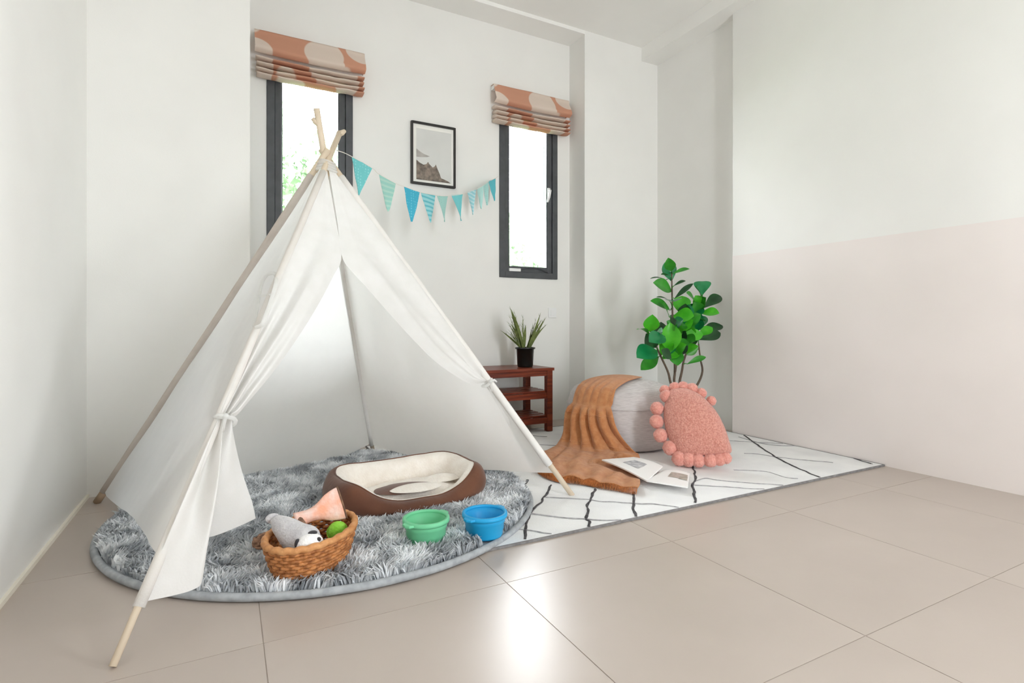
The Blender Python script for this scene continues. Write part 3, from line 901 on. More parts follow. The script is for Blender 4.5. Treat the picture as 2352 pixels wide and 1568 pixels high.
def lowR(v, w):
    g = pole_pt(FR, 0.659).lerp(edR[-1], v) + nF * (0.010 * math.sin(2 * PI * 2.5 * v + 0.6) * 0.6)
    h = polyline(hemRF, v)
    p = g.lerp(h, w)
    return p + nF * (0.014 * math.sin(PI * v) * math.sin(PI * w) + 0.004 * math.sin(7 * v + 4 * w))


fR.grid(lowR, 20, 36)
fRo = fR.build('door_flap', M['canvas_flap'], tent, smooth=True)


def tie_band(c, foot, flap, seed):
    ax = (foot - AP).normalized()
    a = ax.cross(nF).normalized()
    pts = [c + a * 0.026 * math.cos(t) + nF * 0.021 * math.sin(t) + ax * 0.004 * math.sin(2 * t) for t in [2 * PI * i / 16 for i in range(16)]]
    b = MB().tube(pts, 0.0055, 8, True)
    b.ball(c + nF * 0.022 + a * 0.006, 0.009, 12, 8)
    k = c + nF * 0.024 + a * 0.006
    s = -1 if seed == 1 else 1
    b.tube([k, k + Vector((0.018 * s, 0, 0.006)), k + Vector((0.030 * s, 0.004, -0.002))], [0.005, 0.0045, 0.003], 6)
    b.tube([k, k + Vector((0.004 * s, -0.004, -0.02)), k + Vector((0.006 * s, 0.0, -0.042))], [0.005, 0.0045, 0.003], 6)
    b.build('tie', M['canvas'], flap, smooth=True)


tie_band(tieL, FL, fLo, 1)
tie_band(tieR, FR, fRo, 2)
# lashing at the crown
cb = MB()
for k in range(4):
    z = AP.z - 0.050 + k * 0.011
    rr = 0.040 - k * 0.003
    cb.tube([(AP.x + 0.004 + rr * math.cos(2 * PI * i / 20), AP.y + rr * math.sin(2 * PI * i / 20), z + 0.004 * math.sin(4 * PI * i / 20)) for i in range(20)], 0.0055, 6, True)
cb.build('crown_lashing', M['canvas'], tent, smooth=True)

# ------------------------------------------------------------------ roman blinds


def make_blind(x0, x1, z0, label, seed):
    xc = (x0 + x1) / 2
    t = thing('roman_blind', (xc, 3.37, z0), label, 'blind', 'roman blinds over the windows')
    MB().box(x0 + 0.006, x1 - 0.006, 3.335, 3.379, z0 + 0.235, z0 + 0.262).build('headrail', M['white_metal'], t)

    def top(u, v):       # flat upper drop, bulging forward at its lower lip
        x = lerp(x0, x1, u) + 0.002 * nz(v * 3, seed)
        if v < 0.5:
            w = v / 0.5
            return (x, lerp(3.378, 3.326, w), z0 + 0.268 - 0.004 * w)
        w = (v - 0.5) / 0.5
        ww = w * 1.0
        y = 3.326 - 0.046 * smoothstep(0, 1, ww) + 0.006 * nz(u * 3, w * 2, seed)
        zz = z0 + 0.264 - 0.128 * ww - 0.008 * math.sin(u * PI) * ww
        if ww > 0.85:
            y += 0.040 * ((ww - 0.85) / 0.15) ** 2
        return (x, y, zz)
    MB().grid(top, 40, 28).build('upper_drop', M['blind'], t, smooth=True)
    MB().add([(x1, 3.378, z0 + 0.266), (x1, 3.326, z0 + 0.262), (x1, 3.298, z0 + 0.150), (x1, 3.378, z0 + 0.150)], [(0, 1, 2, 3)]).build('side_return', M['blind'], t)
    zs = [0.112, 0.080, 0.050, 0.022]
    for i, zz in enumerate(zs):
        dpt = 0.036 + 0.004 * (i % 2)
        hh = 0.0118
        ins = 0.006 + 0.004 * (i % 2)

        def lobe(u, v, zz=zz, dpt=dpt, hh=hh, ins=ins, i=i):
            a = 2 * PI * u
            x = lerp(x0 + ins, x1 - ins, v)
            wv = 0.005 * nz(v * 3.2, i * 2.0, seed) - 0.006 * math.sin(v * PI) + 0.003 * nz(v * 9, i, seed + 2)
            y = 3.330 + dpt * math.cos(a)
            z = z0 + zz + wv + hh * math.sin(a) * (1.0 + 0.35 * math.cos(a)) - 0.010 * (-math.cos(a) + 1) * 0.5 * -1 * 0
            z -= 0.008 * (1 - math.cos(a)) * 0.5
            return (x, y, z)
        b = MB().grid(lobe, 16, 40, wrapu=True)
        b.f.append(tuple(range(16)))
        b.f.append(tuple(40 * 16 + j for j in range(16)))
        b.build('fold', M['blind'], t, smooth=True)
    return t


make_blind(0.138, 0.742, 2.078, 'terracotta and beige roman blind above the tent, nearer window', 1)
make_blind(1.612, 2.226, 2.078, 'terracotta and beige roman blind on the window beside the column', 6)

# ------------------------------------------------------------------ framed print
px0, px1, pz0, pz1 = 1.044, 1.348, 1.604, 2.004
pic = thing('picture_frame', ((px0 + px1) / 2, YB, pz0), 'black-framed misty sea cliff print between the two windows', 'picture')
frame_bars(MB(), px0, px1, pz0, pz1, YB - 0.022, YB - 0.001, 0.013).build('frame', M['frame_black'], pic, bevel=0.0015)
MB().box(px0 + 0.012, px1 - 0.012, YB - 0.010, YB - 0.006, pz0 + 0.012, pz1 - 0.012).build('mat_board', M['mat_board'], pic)
ix0, ix1, iz0, iz1 = px0 + 0.036, px1 - 0.028, pz0 + 0.030, pz1 - 0.040
pr = MB().box(ix0, ix1, YB - 0.0115, YB - 0.0098, iz0, iz1).build('print', M['print_sky'], pic)


def flat_print(pts, m, name, d):
    MB().prism([(lerp(ix0, ix1, a), YB - 0.0116 - d, lerp(iz0, iz1, b)) for a, b in pts], (0, 0.0008, 0)).build(name, m, pr)


flat_print([(0, 0), (0.98, 0), (0.92, 0.03), (0.80, 0.06), (0.70, 0.08), (0.66, 0.16), (0.60, 0.25), (0.55, 0.34), (0.52, 0.30), (0.46, 0.27), (0.36, 0.33), (0.33, 0.37), (0.28, 0.32), (0.20, 0.30), (0.10, 0.33), (0.0, 0.38)], M['print_rock'], 'printed_cliff', 0.0004)
flat_print([(0, 0.44), (0.12, 0.44), (0.30, 0.46), (0.38, 0.48), (0.22, 0.51), (0.10, 0.55), (0.0, 0.60)], M['print_cloud'], 'printed_cloud', 0.0004)

# ------------------------------------------------------------------ bunting
STRING = STRING + [(1.668, 3.3785, 1.728)]
bun = thing('bunting', tuple(STRING[0]), 'string of teal and pale blue pennant flags from tent to wall', 'bunting')
MB().tube([polyline(STRING, i / 90) for i in range(91)], 0.0016, 6).build('string', M['string'], bun, smooth=True)
for k, (a, b, c) in enumerate(PENNANTS):
    a, b, c = Vector(a), Vector(b), Vector(c)
    n = (b - a).cross(c - a).normalized()

    def pf(u, v, a=a, b=b, c=c, n=n, k=k):
        p = a.lerp(b, u).lerp(c, v * 0.985)
        return p + n * (0.006 * math.sin(u * 3 + k) * math.sin(v * 2.4) + 0.003 * nz(u * 3, v * 3, k))
    mb = MB().grid(pf, 8, 10)
    top = list(mb.v)
    k0 = len(mb.v)
    mb.add([Vector(p) + n * 0.0012 for p in top], [tuple(q) for q in MB().grid(pf, 8, 10).f])
    o = mb.build('pennant', PEN_M[k], bun, smooth=True)

# ------------------------------------------------------------------ light switch
sw = thing('wall_switch', (2.113, YB, 0.786), 'small white switch plate below the right window', 'switch')
MB().box(2.080, 2.146, YB - 0.007, YB - 0.0005, 0.750, 0.822).build('plate', M['white_metal'], sw, bevel=0.002)
MB().box(2.098, 2.128, YB - 0.010, YB - 0.007, 0.766, 0.806).build('rocker', M['white_metal'], sw, bevel=0.001)

# ------------------------------------------------------------------ slatted bench
bx0, bx1, by0, by1, bh = 1.235, 1.886, 2.985, 3.330, 0.420
ben = thing('shoe_bench', ((bx0 + bx1) / 2, (by0 + by1) / 2, RT), 'red-brown wooden slatted shoe bench behind the tent', 'bench')
lw = 0.040
for lx in (bx0 + 0.010, bx1 - 0.010 - lw):
    for ly in (by0 + 0.008, by1 - 0.008 - lw):
        zb = RT + 0.002 if ly < RY1 - lw else 0.0005
        MB().box(lx, lx + lw, ly, ly + lw, zb, bh - 0.018).build('leg', M['bench'], ben, bevel=0.002)
for k in range(4):
    y0 = by0 + k * (by1 - by0) / 4
    MB().box(bx0, bx1, y0 + 0.002, y0 + (by1 - by0) / 4 - 0.002, bh - 0.018, bh).build('top_slat', M['bench'], ben, bevel=0.002)
for ly in (by0 + 0.014, by1 - 0.014 - 0.02):
    MB().box(bx0 + 0.010 + lw, bx1 - 0.010 - lw, ly, ly + 0.020, bh - 0.052, bh - 0.018).build('apron', M['bench'], ben, bevel=0.001)
for zz in (0.222, 0.062):
    for lx in (bx0 + 0.018, bx1 - 0.018 - 0.022):
        MB().box(lx, lx + 0.022, by0 + 0.008 + lw, by1 - 0.008 - lw, zz, zz + 0.036).build('shelf_rail', M['bench'], ben, bevel=0.001)
    for ly in (by0 + 0.012, by1 - 0.012 - 0.02):
        MB().box(bx0 + 0.010 + lw, bx1 - 0.010 - lw, ly, ly + 0.020, zz, zz + 0.036).build('shelf_rail', M['bench'], ben, bevel=0.001)
    for k in range(4):
        y0 = by0 + 0.038 + k * 0.069
        MB().box(bx0 + 0.020, bx1 - 0.020, y0, y0 + 0.052, zz + 0.036, zz + 0.048).build('shelf_slat', M['bench'], ben, bevel=0.001)

# ------------------------------------------------------------------ small potted plant on the bench
pc = (1.742, 3.12, bh)
pp = thing('potted_succulent', pc, 'small feathery olive plant in black pot on the bench', 'plant')
MB().lathe([(0.001, 0.0005), (0.048, 0.0005), (0.052, 0.012), (0.058, 0.118), (0.066, 0.119), (0.067, 0.130), (0.060, 0.131), (0.056, 0.116), (0.001, 0.112)], 32, pc).build('pot', M['black_pot'], pp, smooth=True)
MB().lathe([(0.001, 0.118), (0.030, 0.117), (0.056, 0.113)], 24, pc).build('soil', M['soil'], pp)
rnd = random.Random(12)
fans = [(-0.150, 0.205, 12), (0.120, 0.190, 10), (-0.06, 0.22, 5), (0.05, 0.19, 5), (-0.02, 0.13, 3)]
for dx, hh, cnt in fans:
    for k in range(cnt):
        base = Vector((pc[0] + 0.018 * (1 if dx > 0 else -1) + rnd.uniform(-0.012, 0.012), pc[1] + rnd.uniform(-0.025, 0.02), bh + 0.112))
        tip = base + Vector((dx * rnd.uniform(0.45, 1.25), rnd.uniform(-0.07, 0.06), hh * rnd.uniform(0.62, 1.35)))
        mid = base.lerp(tip, 0.5) + Vector((-dx * 0.10, rnd.uniform(-0.02, 0.02), 0.030 * rnd.uniform(-0.2, 1)))
        pts = [((1 - t) ** 2) * base + 2 * t * (1 - t) * mid + t * t * tip for t in [i / 8 for i in range(9)]]
        w0 = rnd.uniform(0.0075, 0.0125)
        side = Vector((1, 0, 0)) if rnd.random() < 0.5 else Vector((0.7, 0.7, 0))
        vs, fs = [], []
        for i, p in enumerate(pts):
            t = i / 8
            ww = w0 * (0.35 + 1.4 * t * (1 - t) * 2) * (1 - t ** 4 * 0.9)
            vs += [p - side * ww, p + Vector((0, -ww * 0.5, 0)), p + side * ww]
        for i in range(8):
            for q in range(2):
                fs.append((3 * i + q, 3 * i + q + 1, 3 * i + q + 4, 3 * i + q + 3))
        lf = MB().add(vs, fs)
        for s in range(5):                 # feathery side needles
            i = 3 + s
            d = (pts[min(i + 1, 8)] - pts[i - 1]).normalized()
            sg = 1 if s % 2 else -1
            q = pts[i]
            e = q + d * 0.022 + Vector((sg * 0.012, rnd.uniform(-0.006, 0.006), 0.004))
            lf.add([q - d * 0.003, q + d * 0.004, e], [(0, 1, 2)])
        lf.build('leaf', M['sage'], pp)

# ------------------------------------------------------------------ pouf
PC, PR = Vector((2.073, 2.530, RT + 0.0036)), 0.325


def pouf_z(r):
    """height of the domed top at distance r from the middle"""
    x = min(r / PR, 1.0)
    return 0.378 * (1 - 0.20 * x ** 2.2) if x < 0.86 else 0.378 * (1 - 0.20 * x ** 2.2) - 0.075 * ((x - 0.86) / 0.14) ** 2


prof = [(0.001, 0.0), (0.27, 0.0), (0.302, 0.010), (0.318, 0.05), (0.326, 0.11), (0.327, 0.17), (PR, 0.225)]
prof += [(PR * x, pouf_z(PR * x)) for x in (0.995, 0.97, 0.93, 0.88, 0.8, 0.65, 0.45, 0.25, 0.08)] + [(0.001, 0.378)]
pf_ = MB().lathe(prof, 64, tuple(PC), wob=lambda a, z: 1 + 0.010 * nz(math.cos(a) * 2, math.sin(a) * 2, z * 6)).build('pouf', M['pouf'], smooth=True, origin=tuple(PC))
tag(pf_, 'round light grey fabric pouf under the rust blanket', 'pouf')
MB().tube([PC + Vector((0.3255 * math.cos(2 * PI * i / 64), 0.3255 * math.sin(2 * PI * i / 64), 0.232)) for i in range(64)], 0.004, 6, True).build('seam', M['pouf'], pf_, smooth=True)

# ------------------------------------------------------------------ rust blanket
# meridian of the drape: distance from the pouf's middle, height, direction (degrees), half spread
drape = [(-0.035, None, 203, 0), (0.06, None, 203, 0), (0.15, None, 203, 0), (0.22, None, 203, 0), (0.28, None, 203, 0), (0.322, None, 203, 27.6),
         (0.338, 0.225, 204, 29), (0.342, 0.175, 205, 31), (0.346, 0.125, 206, 33), (0.354, 0.075, 207, 35), (0.376, 0.035, 208, 36), (0.425, 0.016, 209, 34),
         (0.50, 0.012, 211, 29.5), (0.60, 0.012, 213, 25), (0.72, 0.012, 216, 20.5), (0.84, 0.012, 218, 17), (0.93, 0.012, 219, 15)]


def blanket(u, v):
    n = len(drape) - 1
    x = v * n
    i = min(int(x), n - 1)
    f = x - i
    r = polyline([(q[0], 0, 0) for q in drape], v).x
    ang = lerp(drape[i][2], drape[i + 1][2], f)
    s = lerp(-1, lerp(0.62, 1.0, smoothstep(7, 12, x)), u)
    fold = math.sin(u * 33 + 1.1 * math.sin(v * 6) + 2.6 * nz(u * 2.5, v * 1.6, 5))
    fold = 2 * abs((fold + 1) / 2) ** 0.7 - 1 + 0.25 * nz(u * 16, v * 9, 7)
    if i < 5:
        w_ = 0.170 * s * (1 + 0.05 * nz(v * 9, s, 4))
        k = smoothstep(0.16, 0.322, r)
        d = lerp(math.hypot(r, w_), r, k)
        d = min(d, 0.322)
        ph = math.degrees(math.atan2(w_, r))
        z = pouf_z(min(d, PR)) + 0.009 + 0.005 * (fold + 1) * smoothstep(0.02, 0.3, r)
        rr = d + 0.010 * smoothstep(0.28, 0.322, d)
    else:
        hw = lerp(drape[i][3], drape[i + 1][3], f)
        z0 = drape[i][1] if drape[i][1] is not None else pouf_z(0.322) + 0.009
        z = lerp(z0, drape[i + 1][1], f)
        ph = s * hw
        hang = smoothstep(5, 7, x)
        flr = smoothstep(10, 12, x)
        rr = r + 0.010 * (1 - hang) + (0.015 * (fold + 1) * hang + 0.004) * (1 - flr) + 0.010 * (1 - flr) * hang
        lump = max(0.0, nz(u * 2.4, x * 0.6, 8)) * 0.034 * (1 - 0.6 * smoothstep(14, 16, x)) + 0.009 * (fold + 1) * (0.35 + abs(nz(u * 3, x * 0.5, 4))) + 0.012 * abs(nz(u * 5, x * 1.1, 14))
        z += flr * lump
        z += 0.004 * flr
        rr += flr * (0.03 * nz(u * 3, x * 0.3, 6) + 0.07 * max(0, s) ** 2 * smoothstep(12, 16, x))
        ph += flr * 2.5 * nz(u * 4, x * 0.6, 3)
        rr -= 0.10 * max(0.0, -s - 0.35) ** 2 * smoothstep(13, 16, x) * 2
    a = math.radians(ang + ph)
    p = Vector((PC.x + rr * math.cos(a), PC.y + rr * math.sin(a), PC.z + z))
    if p.x > 1.54 and 1.70 < p.y < 2.15 and x > 10.5:          # pressed flat by the magazine
        k = smoothstep(1.54, 1.59, p.x) * smoothstep(10.5, 12, x)
        p.z = lerp(p.z, min(p.z, 0.019 + 0.12 * (p.z - 0.019)), k)
    return p


BD = Vector((math.cos(math.radians(206)), math.sin(math.radians(206)), 0))
bl = MB().grid(blanket, 150, 150)
blo = bl.build('throw_blanket', M['orange'], smooth=True, origin=(PC.x + BD.x * 0.4, PC.y + BD.y * 0.4, 0))
sol = blo.modifiers.new('thickness', 'SOLIDIFY')
sol.thickness = 0.004
sol.offset = 1
tag(blo, 'rust orange muslin throw draped over the grey pouf', 'blanket')
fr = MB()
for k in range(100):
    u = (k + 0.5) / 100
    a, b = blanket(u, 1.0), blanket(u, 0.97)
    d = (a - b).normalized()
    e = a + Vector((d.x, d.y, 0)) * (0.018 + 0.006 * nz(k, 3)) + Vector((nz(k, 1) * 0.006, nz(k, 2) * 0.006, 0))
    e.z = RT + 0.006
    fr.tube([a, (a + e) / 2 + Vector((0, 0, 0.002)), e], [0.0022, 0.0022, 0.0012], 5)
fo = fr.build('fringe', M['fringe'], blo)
fo['kind'] = 'stuff'
for vv in (0.405, 0.60):                                # drawn-thread bands
    MB().tube([blanket(i / 60, vv) + BD * 0.006 for i in range(61)], 0.0022, 6).build('woven_band', M['orange'], blo, smooth=True)

# ------------------------------------------------------------------ coral cushion with pom-poms
pn = Vector(PIL_N[0])
oc = closed_curve(PIL_OUT, 72)
cc = sum(oc, Vector()) / len(oc)
pil = thing('round_cushion', (cc.x, cc.y, RT), 'coral pink cushion with pom-pom edge leaning on the pouf', 'cushion')


def cushion(u, v):
    k = int(round(u * 72)) % 72
    t = abs(2 * v - 1)               # 0 at rim, 1 at both middles
    sgn = 1 if v < 0.5 else -1
    r = 1 - t
    p = cc.lerp(oc[k], r)
    h = 0.062 * (1 - r ** 2.6) ** 0.62
    h += 0.004 * nz(p.x * 22, p.z * 22, 2) * (1 - r)
    return p + pn * (sgn * h if sgn > 0 else -0.7 * h)


MB().grid(cushion, 72, 40, wrapu=True).build('cover', M['pillow'], pil, smooth=True)
for k, q in enumerate(POMS):
    r = [0.027, 0.029, 0.030, 0.030, 0.031, 0.031, 0.030, 0.029, 0.028, 0.026, 0.024, 0.023, 0.026, 0.026, 0.026, 0.023, 0.021][k]
    r *= 1.18
    c = Vector(q).lerp(cc, 0.04) - pn * (0.030 if k >= 11 else 0.004)
    c.z = max(c.z, RT + 0.004 + r)
    MB().ball(c, r, 18, 12, fn=lambda d, k=k: 1 + 0.10 * nz(d.x * 4, d.y * 4, d.z * 4 + k) + 0.05 * nz(d.x * 11, d.y * 11, d.z * 11)).build('pom_pom', M['pom'], pil, smooth=True)

# ------------------------------------------------------------------ open magazine
mg = thing('magazine', (1.69, 1.86, RT), 'open white magazine with small photos lying by the rust throw', 'magazine')


def page(c, seed, lift):
    a, b, d, e = [Vector(p) for p in c]

    def fn(u, v):
        p = a.lerp(b, u).lerp(e.lerp(d, u), v)
        return p
    return fn


def page_bump(base, near_u, amp):
    def fn(u, v):
        p = base(u, v)
        x = u if near_u == 0 else 1 - u
        return Vector((p.x, p.y, RT + 0.020 + amp * math.sin(PI * min(1, x * 1.1)) * 0.9 + 0.002))
    return fn


A1, A2, A3, A4 = [Vector(p) for p in MAG_L]
B1, B2, B3, B4 = [Vector(p) for p in MAG_R]


def left_page(u, v):
    p = A1.lerp(A2, u).lerp(A4.lerp(A3, u), v)
    return Vector((p.x, p.y, 0.038 + 0.014 * (1 - v) * (1 - 0.6 * u) + 0.006 * math.sin(PI * v)))


def right_page(u, v):
    p = B4.lerp(B3, u).lerp(B1.lerp(B2, u), v)
    return Vector((p.x, p.y, 0.018 + 0.020 * (1 - v) + 0.010 * math.sin(PI * u * 0.9) * v))


def slab(fn, th):
    m = MB().grid(fn, 16, 16)
    top = list(m.v)
    f0 = list(m.f)
    k0 = len(m.v)
    m.add([(p[0], p[1], p[2] - th) for p in top], f0)
    W = 17
    for i in range(16):
        for a, b in ((i, i + 1), (16 * W + i, 16 * W + i + 1), (i * W, (i + 1) * W), (i * W + 16, (i + 1) * W + 16)):
            m.f.append((a, b, k0 + b, k0 + a))
    return m


pg1 = slab(left_page, 0.006).build('page', M['paper'], mg)
pg2 = slab(right_page, 0.006).build('page', M['paper'], mg)
MB().grid(lambda u, v: left_page(lerp(0.30, 0.72, u), lerp(0.30, 0.68, v)) + Vector((0, 0, 0.0009)), 6, 6).build('printed_photo', M['photo_grey'], pg1)
MB().grid(lambda u, v: right_page(lerp(0.40, 0.95, u), lerp(0.45, 0.80, v)) + Vector((0, 0, 0.0009)), 8, 6).build('printed_photo', M['photo_pink'], pg2)
MB().grid(lambda u, v: right_page(lerp(0.72, 0.96, u), lerp(0.40, 0.66, v)) + Vector((0, 0, 0.0014)), 6, 6).build('printed_photo', M['photo_olive'], pg2)

# ------------------------------------------------------------------ tall rubber plant
tp = (2.525, 2.530, 0.0)
tall = thing('rubber_plant', (tp[0], tp[1], RT), 'tall glossy green rubber plant standing behind the cushion and pouf', 'plant')
MB().lathe([(0.001, RT + 0.0036), (0.066, RT + 0.0036), (0.072, 0.02), (0.092, 0.235), (0.096, 0.240), (0.096, 0.252), (0.086, 0.252), (0.083, 0.220), (0.001, 0.215)], 40, tp).build('pot', M['white_pot'], tall, smooth=True)
MB().lathe([(0.001, 0.232), (0.084, 0.228)], 32, tp).build('soil', M['soil'], tall)
for i, l in enumerate(STEMS):
    pts = [Vector(p) for p in l]
    base = Vector((tp[0] + (i - 2) * 0.012, tp[1] - 0.02, 0.22))
    pts = ([base] + pts) if i < 4 else pts
    MB().tube([polyline(pts, k / 24) for k in range(25)], [lerp(0.0085, 0.0045, k / 24) for k in range(25)], 8).build('stem', M['stem'], tall, smooth=True)


def leaf_mesh(base, tip, wd, nrm, fold, droop):
    base, tip = Vector(base), Vector(tip)
    ax = tip - base
    L_ = ax.length
    side = ax.cross(nrm).normalized()
    up = side.cross(ax).normalized()

    def fn(u, v):
        t = v
        prof_ = (math.sin(PI * t ** 1.35) ** 0.8) if 0 < t < 1 else 0.0
        wv = wd * 0.5 * prof_ + 0.0015
        s = 2 * u - 1
        p = base + ax * t + side * s * wv
        p += up * (abs(s) ** 1.5 * wv * fold - droop * L_ * (t - 0.45) ** 2 * 1.2 + droop * L_ * 0.15)
        return p
    return MB().grid(fn, 8, 12)


rnd = random.Random(21)
extra = []
for k in range(34):                       # inner leaves that fill the crown
    l = STEMS[(0, 1, 1, 2, 2, 4)[k % 6]]
    p0 = polyline(l, rnd.uniform(0.40, 0.96))
    d_ = Vector((rnd.uniform(-1, 0.8), rnd.uniform(-1.0, 0.15), rnd.uniform(-0.15, 0.9))).normalized()
    e_ = p0 + d_ * rnd.uniform(0.10, 0.145)
    if e_.x > 2.86:
        e_.x = 2.86
    extra.append((tuple(p0), tuple(e_), rnd.uniform(0.055, 0.078), rnd.choice((0, 1, 1, 2, 3, 3))))
LEAVES = LEAVES + extra
for i, (b, t, wd, c) in enumerate(LEAVES):
    view = (Vector((0, 0, 0.9)) - Vector(b)).normalized()
    nrm = (view * (1.0 if wd > 0.045 else 0.5) + Vector((rnd.uniform(-0.35, 0.35), rnd.uniform(-0.3, 0.3), rnd.uniform(0.25, 0.75)))).normalized()
    leaf_mesh(b, t, wd * (1.35 if wd > 0.045 else 1.2), nrm, rnd.uniform(0.15, 0.40), rnd.uniform(-0.05, 0.35)).build('leaf', M['leaf%d' % c], tall, smooth=True)
    # petiole back to the nearest stem
    bb = Vector(b)
    best = min((polyline(l, k / 20) for l in STEMS for k in range(21)), key=lambda q: (q - bb).length + 0.4 * max(0, q.z - bb.z))
    if 0.012 < (best - bb).length < 0.30:
        MB().tube([best, best.lerp(bb, 0.5) + Vector((0, 0, 0.006)), bb + (Vector(t) - bb) * 0.03], [0.0035, 0.003, 0.0025], 6).build('leaf_stalk', M['leaf1'], tall, smooth=True)

# ------------------------------------------------------------------ pet bed
BC, BA, BB, BZ = Vector((0.628, 2.078, 0)), 0.288, 0.186, 0.026
BROT = Matrix.Rotation(math.radians(5), 4, 'Z')
bed = thing('pet_bed', (BC.x, BC.y, BZ), 'brown and cream bolster pet bed inside the tent', 'pet bed')


def bed_h(a):
    x, y = math.cos(a), math.sin(a)
    front = max(0.0, -y) ** 1.2
    h = 0.112 - 0.076 * front * (1 - abs(x) ** 3)
    h += 0.010 * (abs(math.sin(2 * a)) ** 2) * (1 if y > 0 else 1.6)
    h += 0.004 * nz(x * 2, y * 2, 3)
    return h


def sq(a, k):
    c, s = math.cos(a), math.sin(a)
    e = 0.62
    return (BA * k * math.copysign(abs(c) ** e, c), BB * k * math.copysign(abs(s) ** e, s))


def bed_ring(prof_):
    def fn(u, v):
        a = 2 * PI * u
        n = len(prof_) - 1
        p = polyline([(q[0], q[1], 0) for q in prof_], v)
        h = bed_h(a)
        x, y = sq(a, 1.0)
        d = Vector((x, y, 0))
        off = Vector((math.cos(a), math.sin(a), 0)) * p.x
        z = BZ + p.y * h + 0.003 * nz(x * 14, y * 14, p.y * 3)
        q = BROT @ Vector((d.x + off.x, d.y + off.y, z))
        return Vector((BC.x + q.x, BC.y + q.y, z))
    return fn


MB().grid(bed_ring([(-0.020, 0.0), (0.006, 0.06), (0.020, 0.28), (0.020, 0.55), (0.006, 0.85), (-0.012, 0.985), (-0.026, 1.0)]), 96, 18, wrapu=True).build('outer_cover', M['bed_brown'], bed, smooth=True)
MB().grid(bed_ring([(-0.024, 1.0), (-0.040, 0.985), (-0.056, 0.90), (-0.068, 0.70), (-0.074, 0.45), (-0.078, 0.10)]), 96, 14, wrapu=True).build('lining', M['bed_cream'], bed, smooth=True)
MB().tube([bed_ring([(-0.025, 1.004), (-0.025, 1.004)])(k / 96, 0) for k in range(96)], 0.0028, 6, True).build('piping', M['bed_brown'], bed, smooth=True)


def cush(u, v):
    a = 2 * PI * u
    x, y = sq(a, 1.0)
    k = 0.80 * (1 - v) + 0.001
    q = BROT @ Vector((x * k, y * k * 0.80, 0))
    return Vector((BC.x + q.x, BC.y + q.y, BZ + 0.012 + 0.040 * (1 - (1 - v) ** 3) + 0.004 * nz(x * k * 20, y * k * 20, 1)))


cu = MB().grid(cush, 64, 12, wrapu=True).build('cushion', M['bed_cream'], bed, smooth=True)


def patch(cx, cy, ra, rb, z, name, m, dome):
    def fn(u, v):
        a = 2 * PI * u
        k = 1 - v * 0.999
        return Vector((cx + ra * k * math.cos(a), cy + rb * k * math.sin(a), z + dome * (1 - k * k)))
    MB().grid(fn, 40, 8, wrapu=True).build(name, m, cu, smooth=True)


patch(BC.x - 0.020, BC.y - 0.045, 0.120, 0.075, BZ + 0.047, 'brown_patch', M['bed_brown'], 0.012)
patch(BC.x + 0.010, BC.y - 0.080, 0.100, 0.058, BZ + 0.053, 'cream_pad', M['bed_cream'], 0.012)
patch(BC.x + 0.150, BC.y + 0.020, 0.080, 0.055, BZ + 0.046, 'cream_pad', M['bed_cream'], 0.016)

# ------------------------------------------------------------------ feeding bowls


def make_bowl(c, m, label, ang):
    z0 = 0.022
    o = MB().lathe([(0.001, 0.002), (0.055, 0.0), (0.058, 0.006), (0.0585, 0.020), (0.0615, 0.023), (0.062, 0.043), (0.0655, 0.046), (0.067, 0.068), (0.063, 0.069), (0.0615, 0.049), (0.058, 0.045), (0.0575, 0.026), (0.0545, 0.022), (0.053, 0.008), (0.001, 0.007)], 56, (c[0], c[1], z0)).build('pet_bowl', m, smooth=True, origin=(c[0], c[1], z0))
    MB().lathe([(0.0655, 0.062), (0.0725, 0.061), (0.0735, 0.066), (0.0725, 0.074), (0.064, 0.075), (0.0615, 0.069), (0.0655, 0.062)], 56, (c[0], c[1], z0)).build('rim', m, o, smooth=True)
    for s in (0, PI):
        a = ang + s
        d = Vector((math.cos(a), math.sin(a), 0))
        t = Vector((-d.y, d.x, 0))
        cc_ = Vector((c[0], c[1], z0 + 0.064))
        out = [cc_ + d * 0.070 + t * 0.022, cc_ + d * 0.084 + t * 0.016, cc_ + d * 0.088, cc_ + d * 0.084 - t * 0.016, cc_ + d * 0.070 - t * 0.022]
        MB().prism(out, (0, 0, 0.008)).build('tab', m, o, bevel=0.002)
    tag(o, label, 'bowl', 'collapsible pet bowls')
    return o


make_bowl((0.555, 1.632), M['green_sil'], 'mint green collapsible pet bowl in front of the pet bed', math.radians(205))
make_bowl((0.738, 1.590), M['blue_sil'], 'bright blue collapsible pet bowl at the rug edge', math.radians(205))

# ------------------------------------------------------------------ toy basket
KC, KA, KB_, KT = Vector((0.215, 1.625, 0)), 0.150, 0.105, math.radians(50)
bk = thing('toy_basket', (KC.x, KC.y, 0.022), 'oval tan wicker basket of pet toys on the shaggy rug', 'basket')


def ell(a, k, z, dr=0.0):
    u, v = (KA * k + dr) * math.cos(a), (KB_ * k + dr) * math.sin(a)
    return Vector((KC.x + u * math.cos(KT) - v * math.sin(KT), KC.y + u * math.sin(KT) + v * math.cos(KT), z))


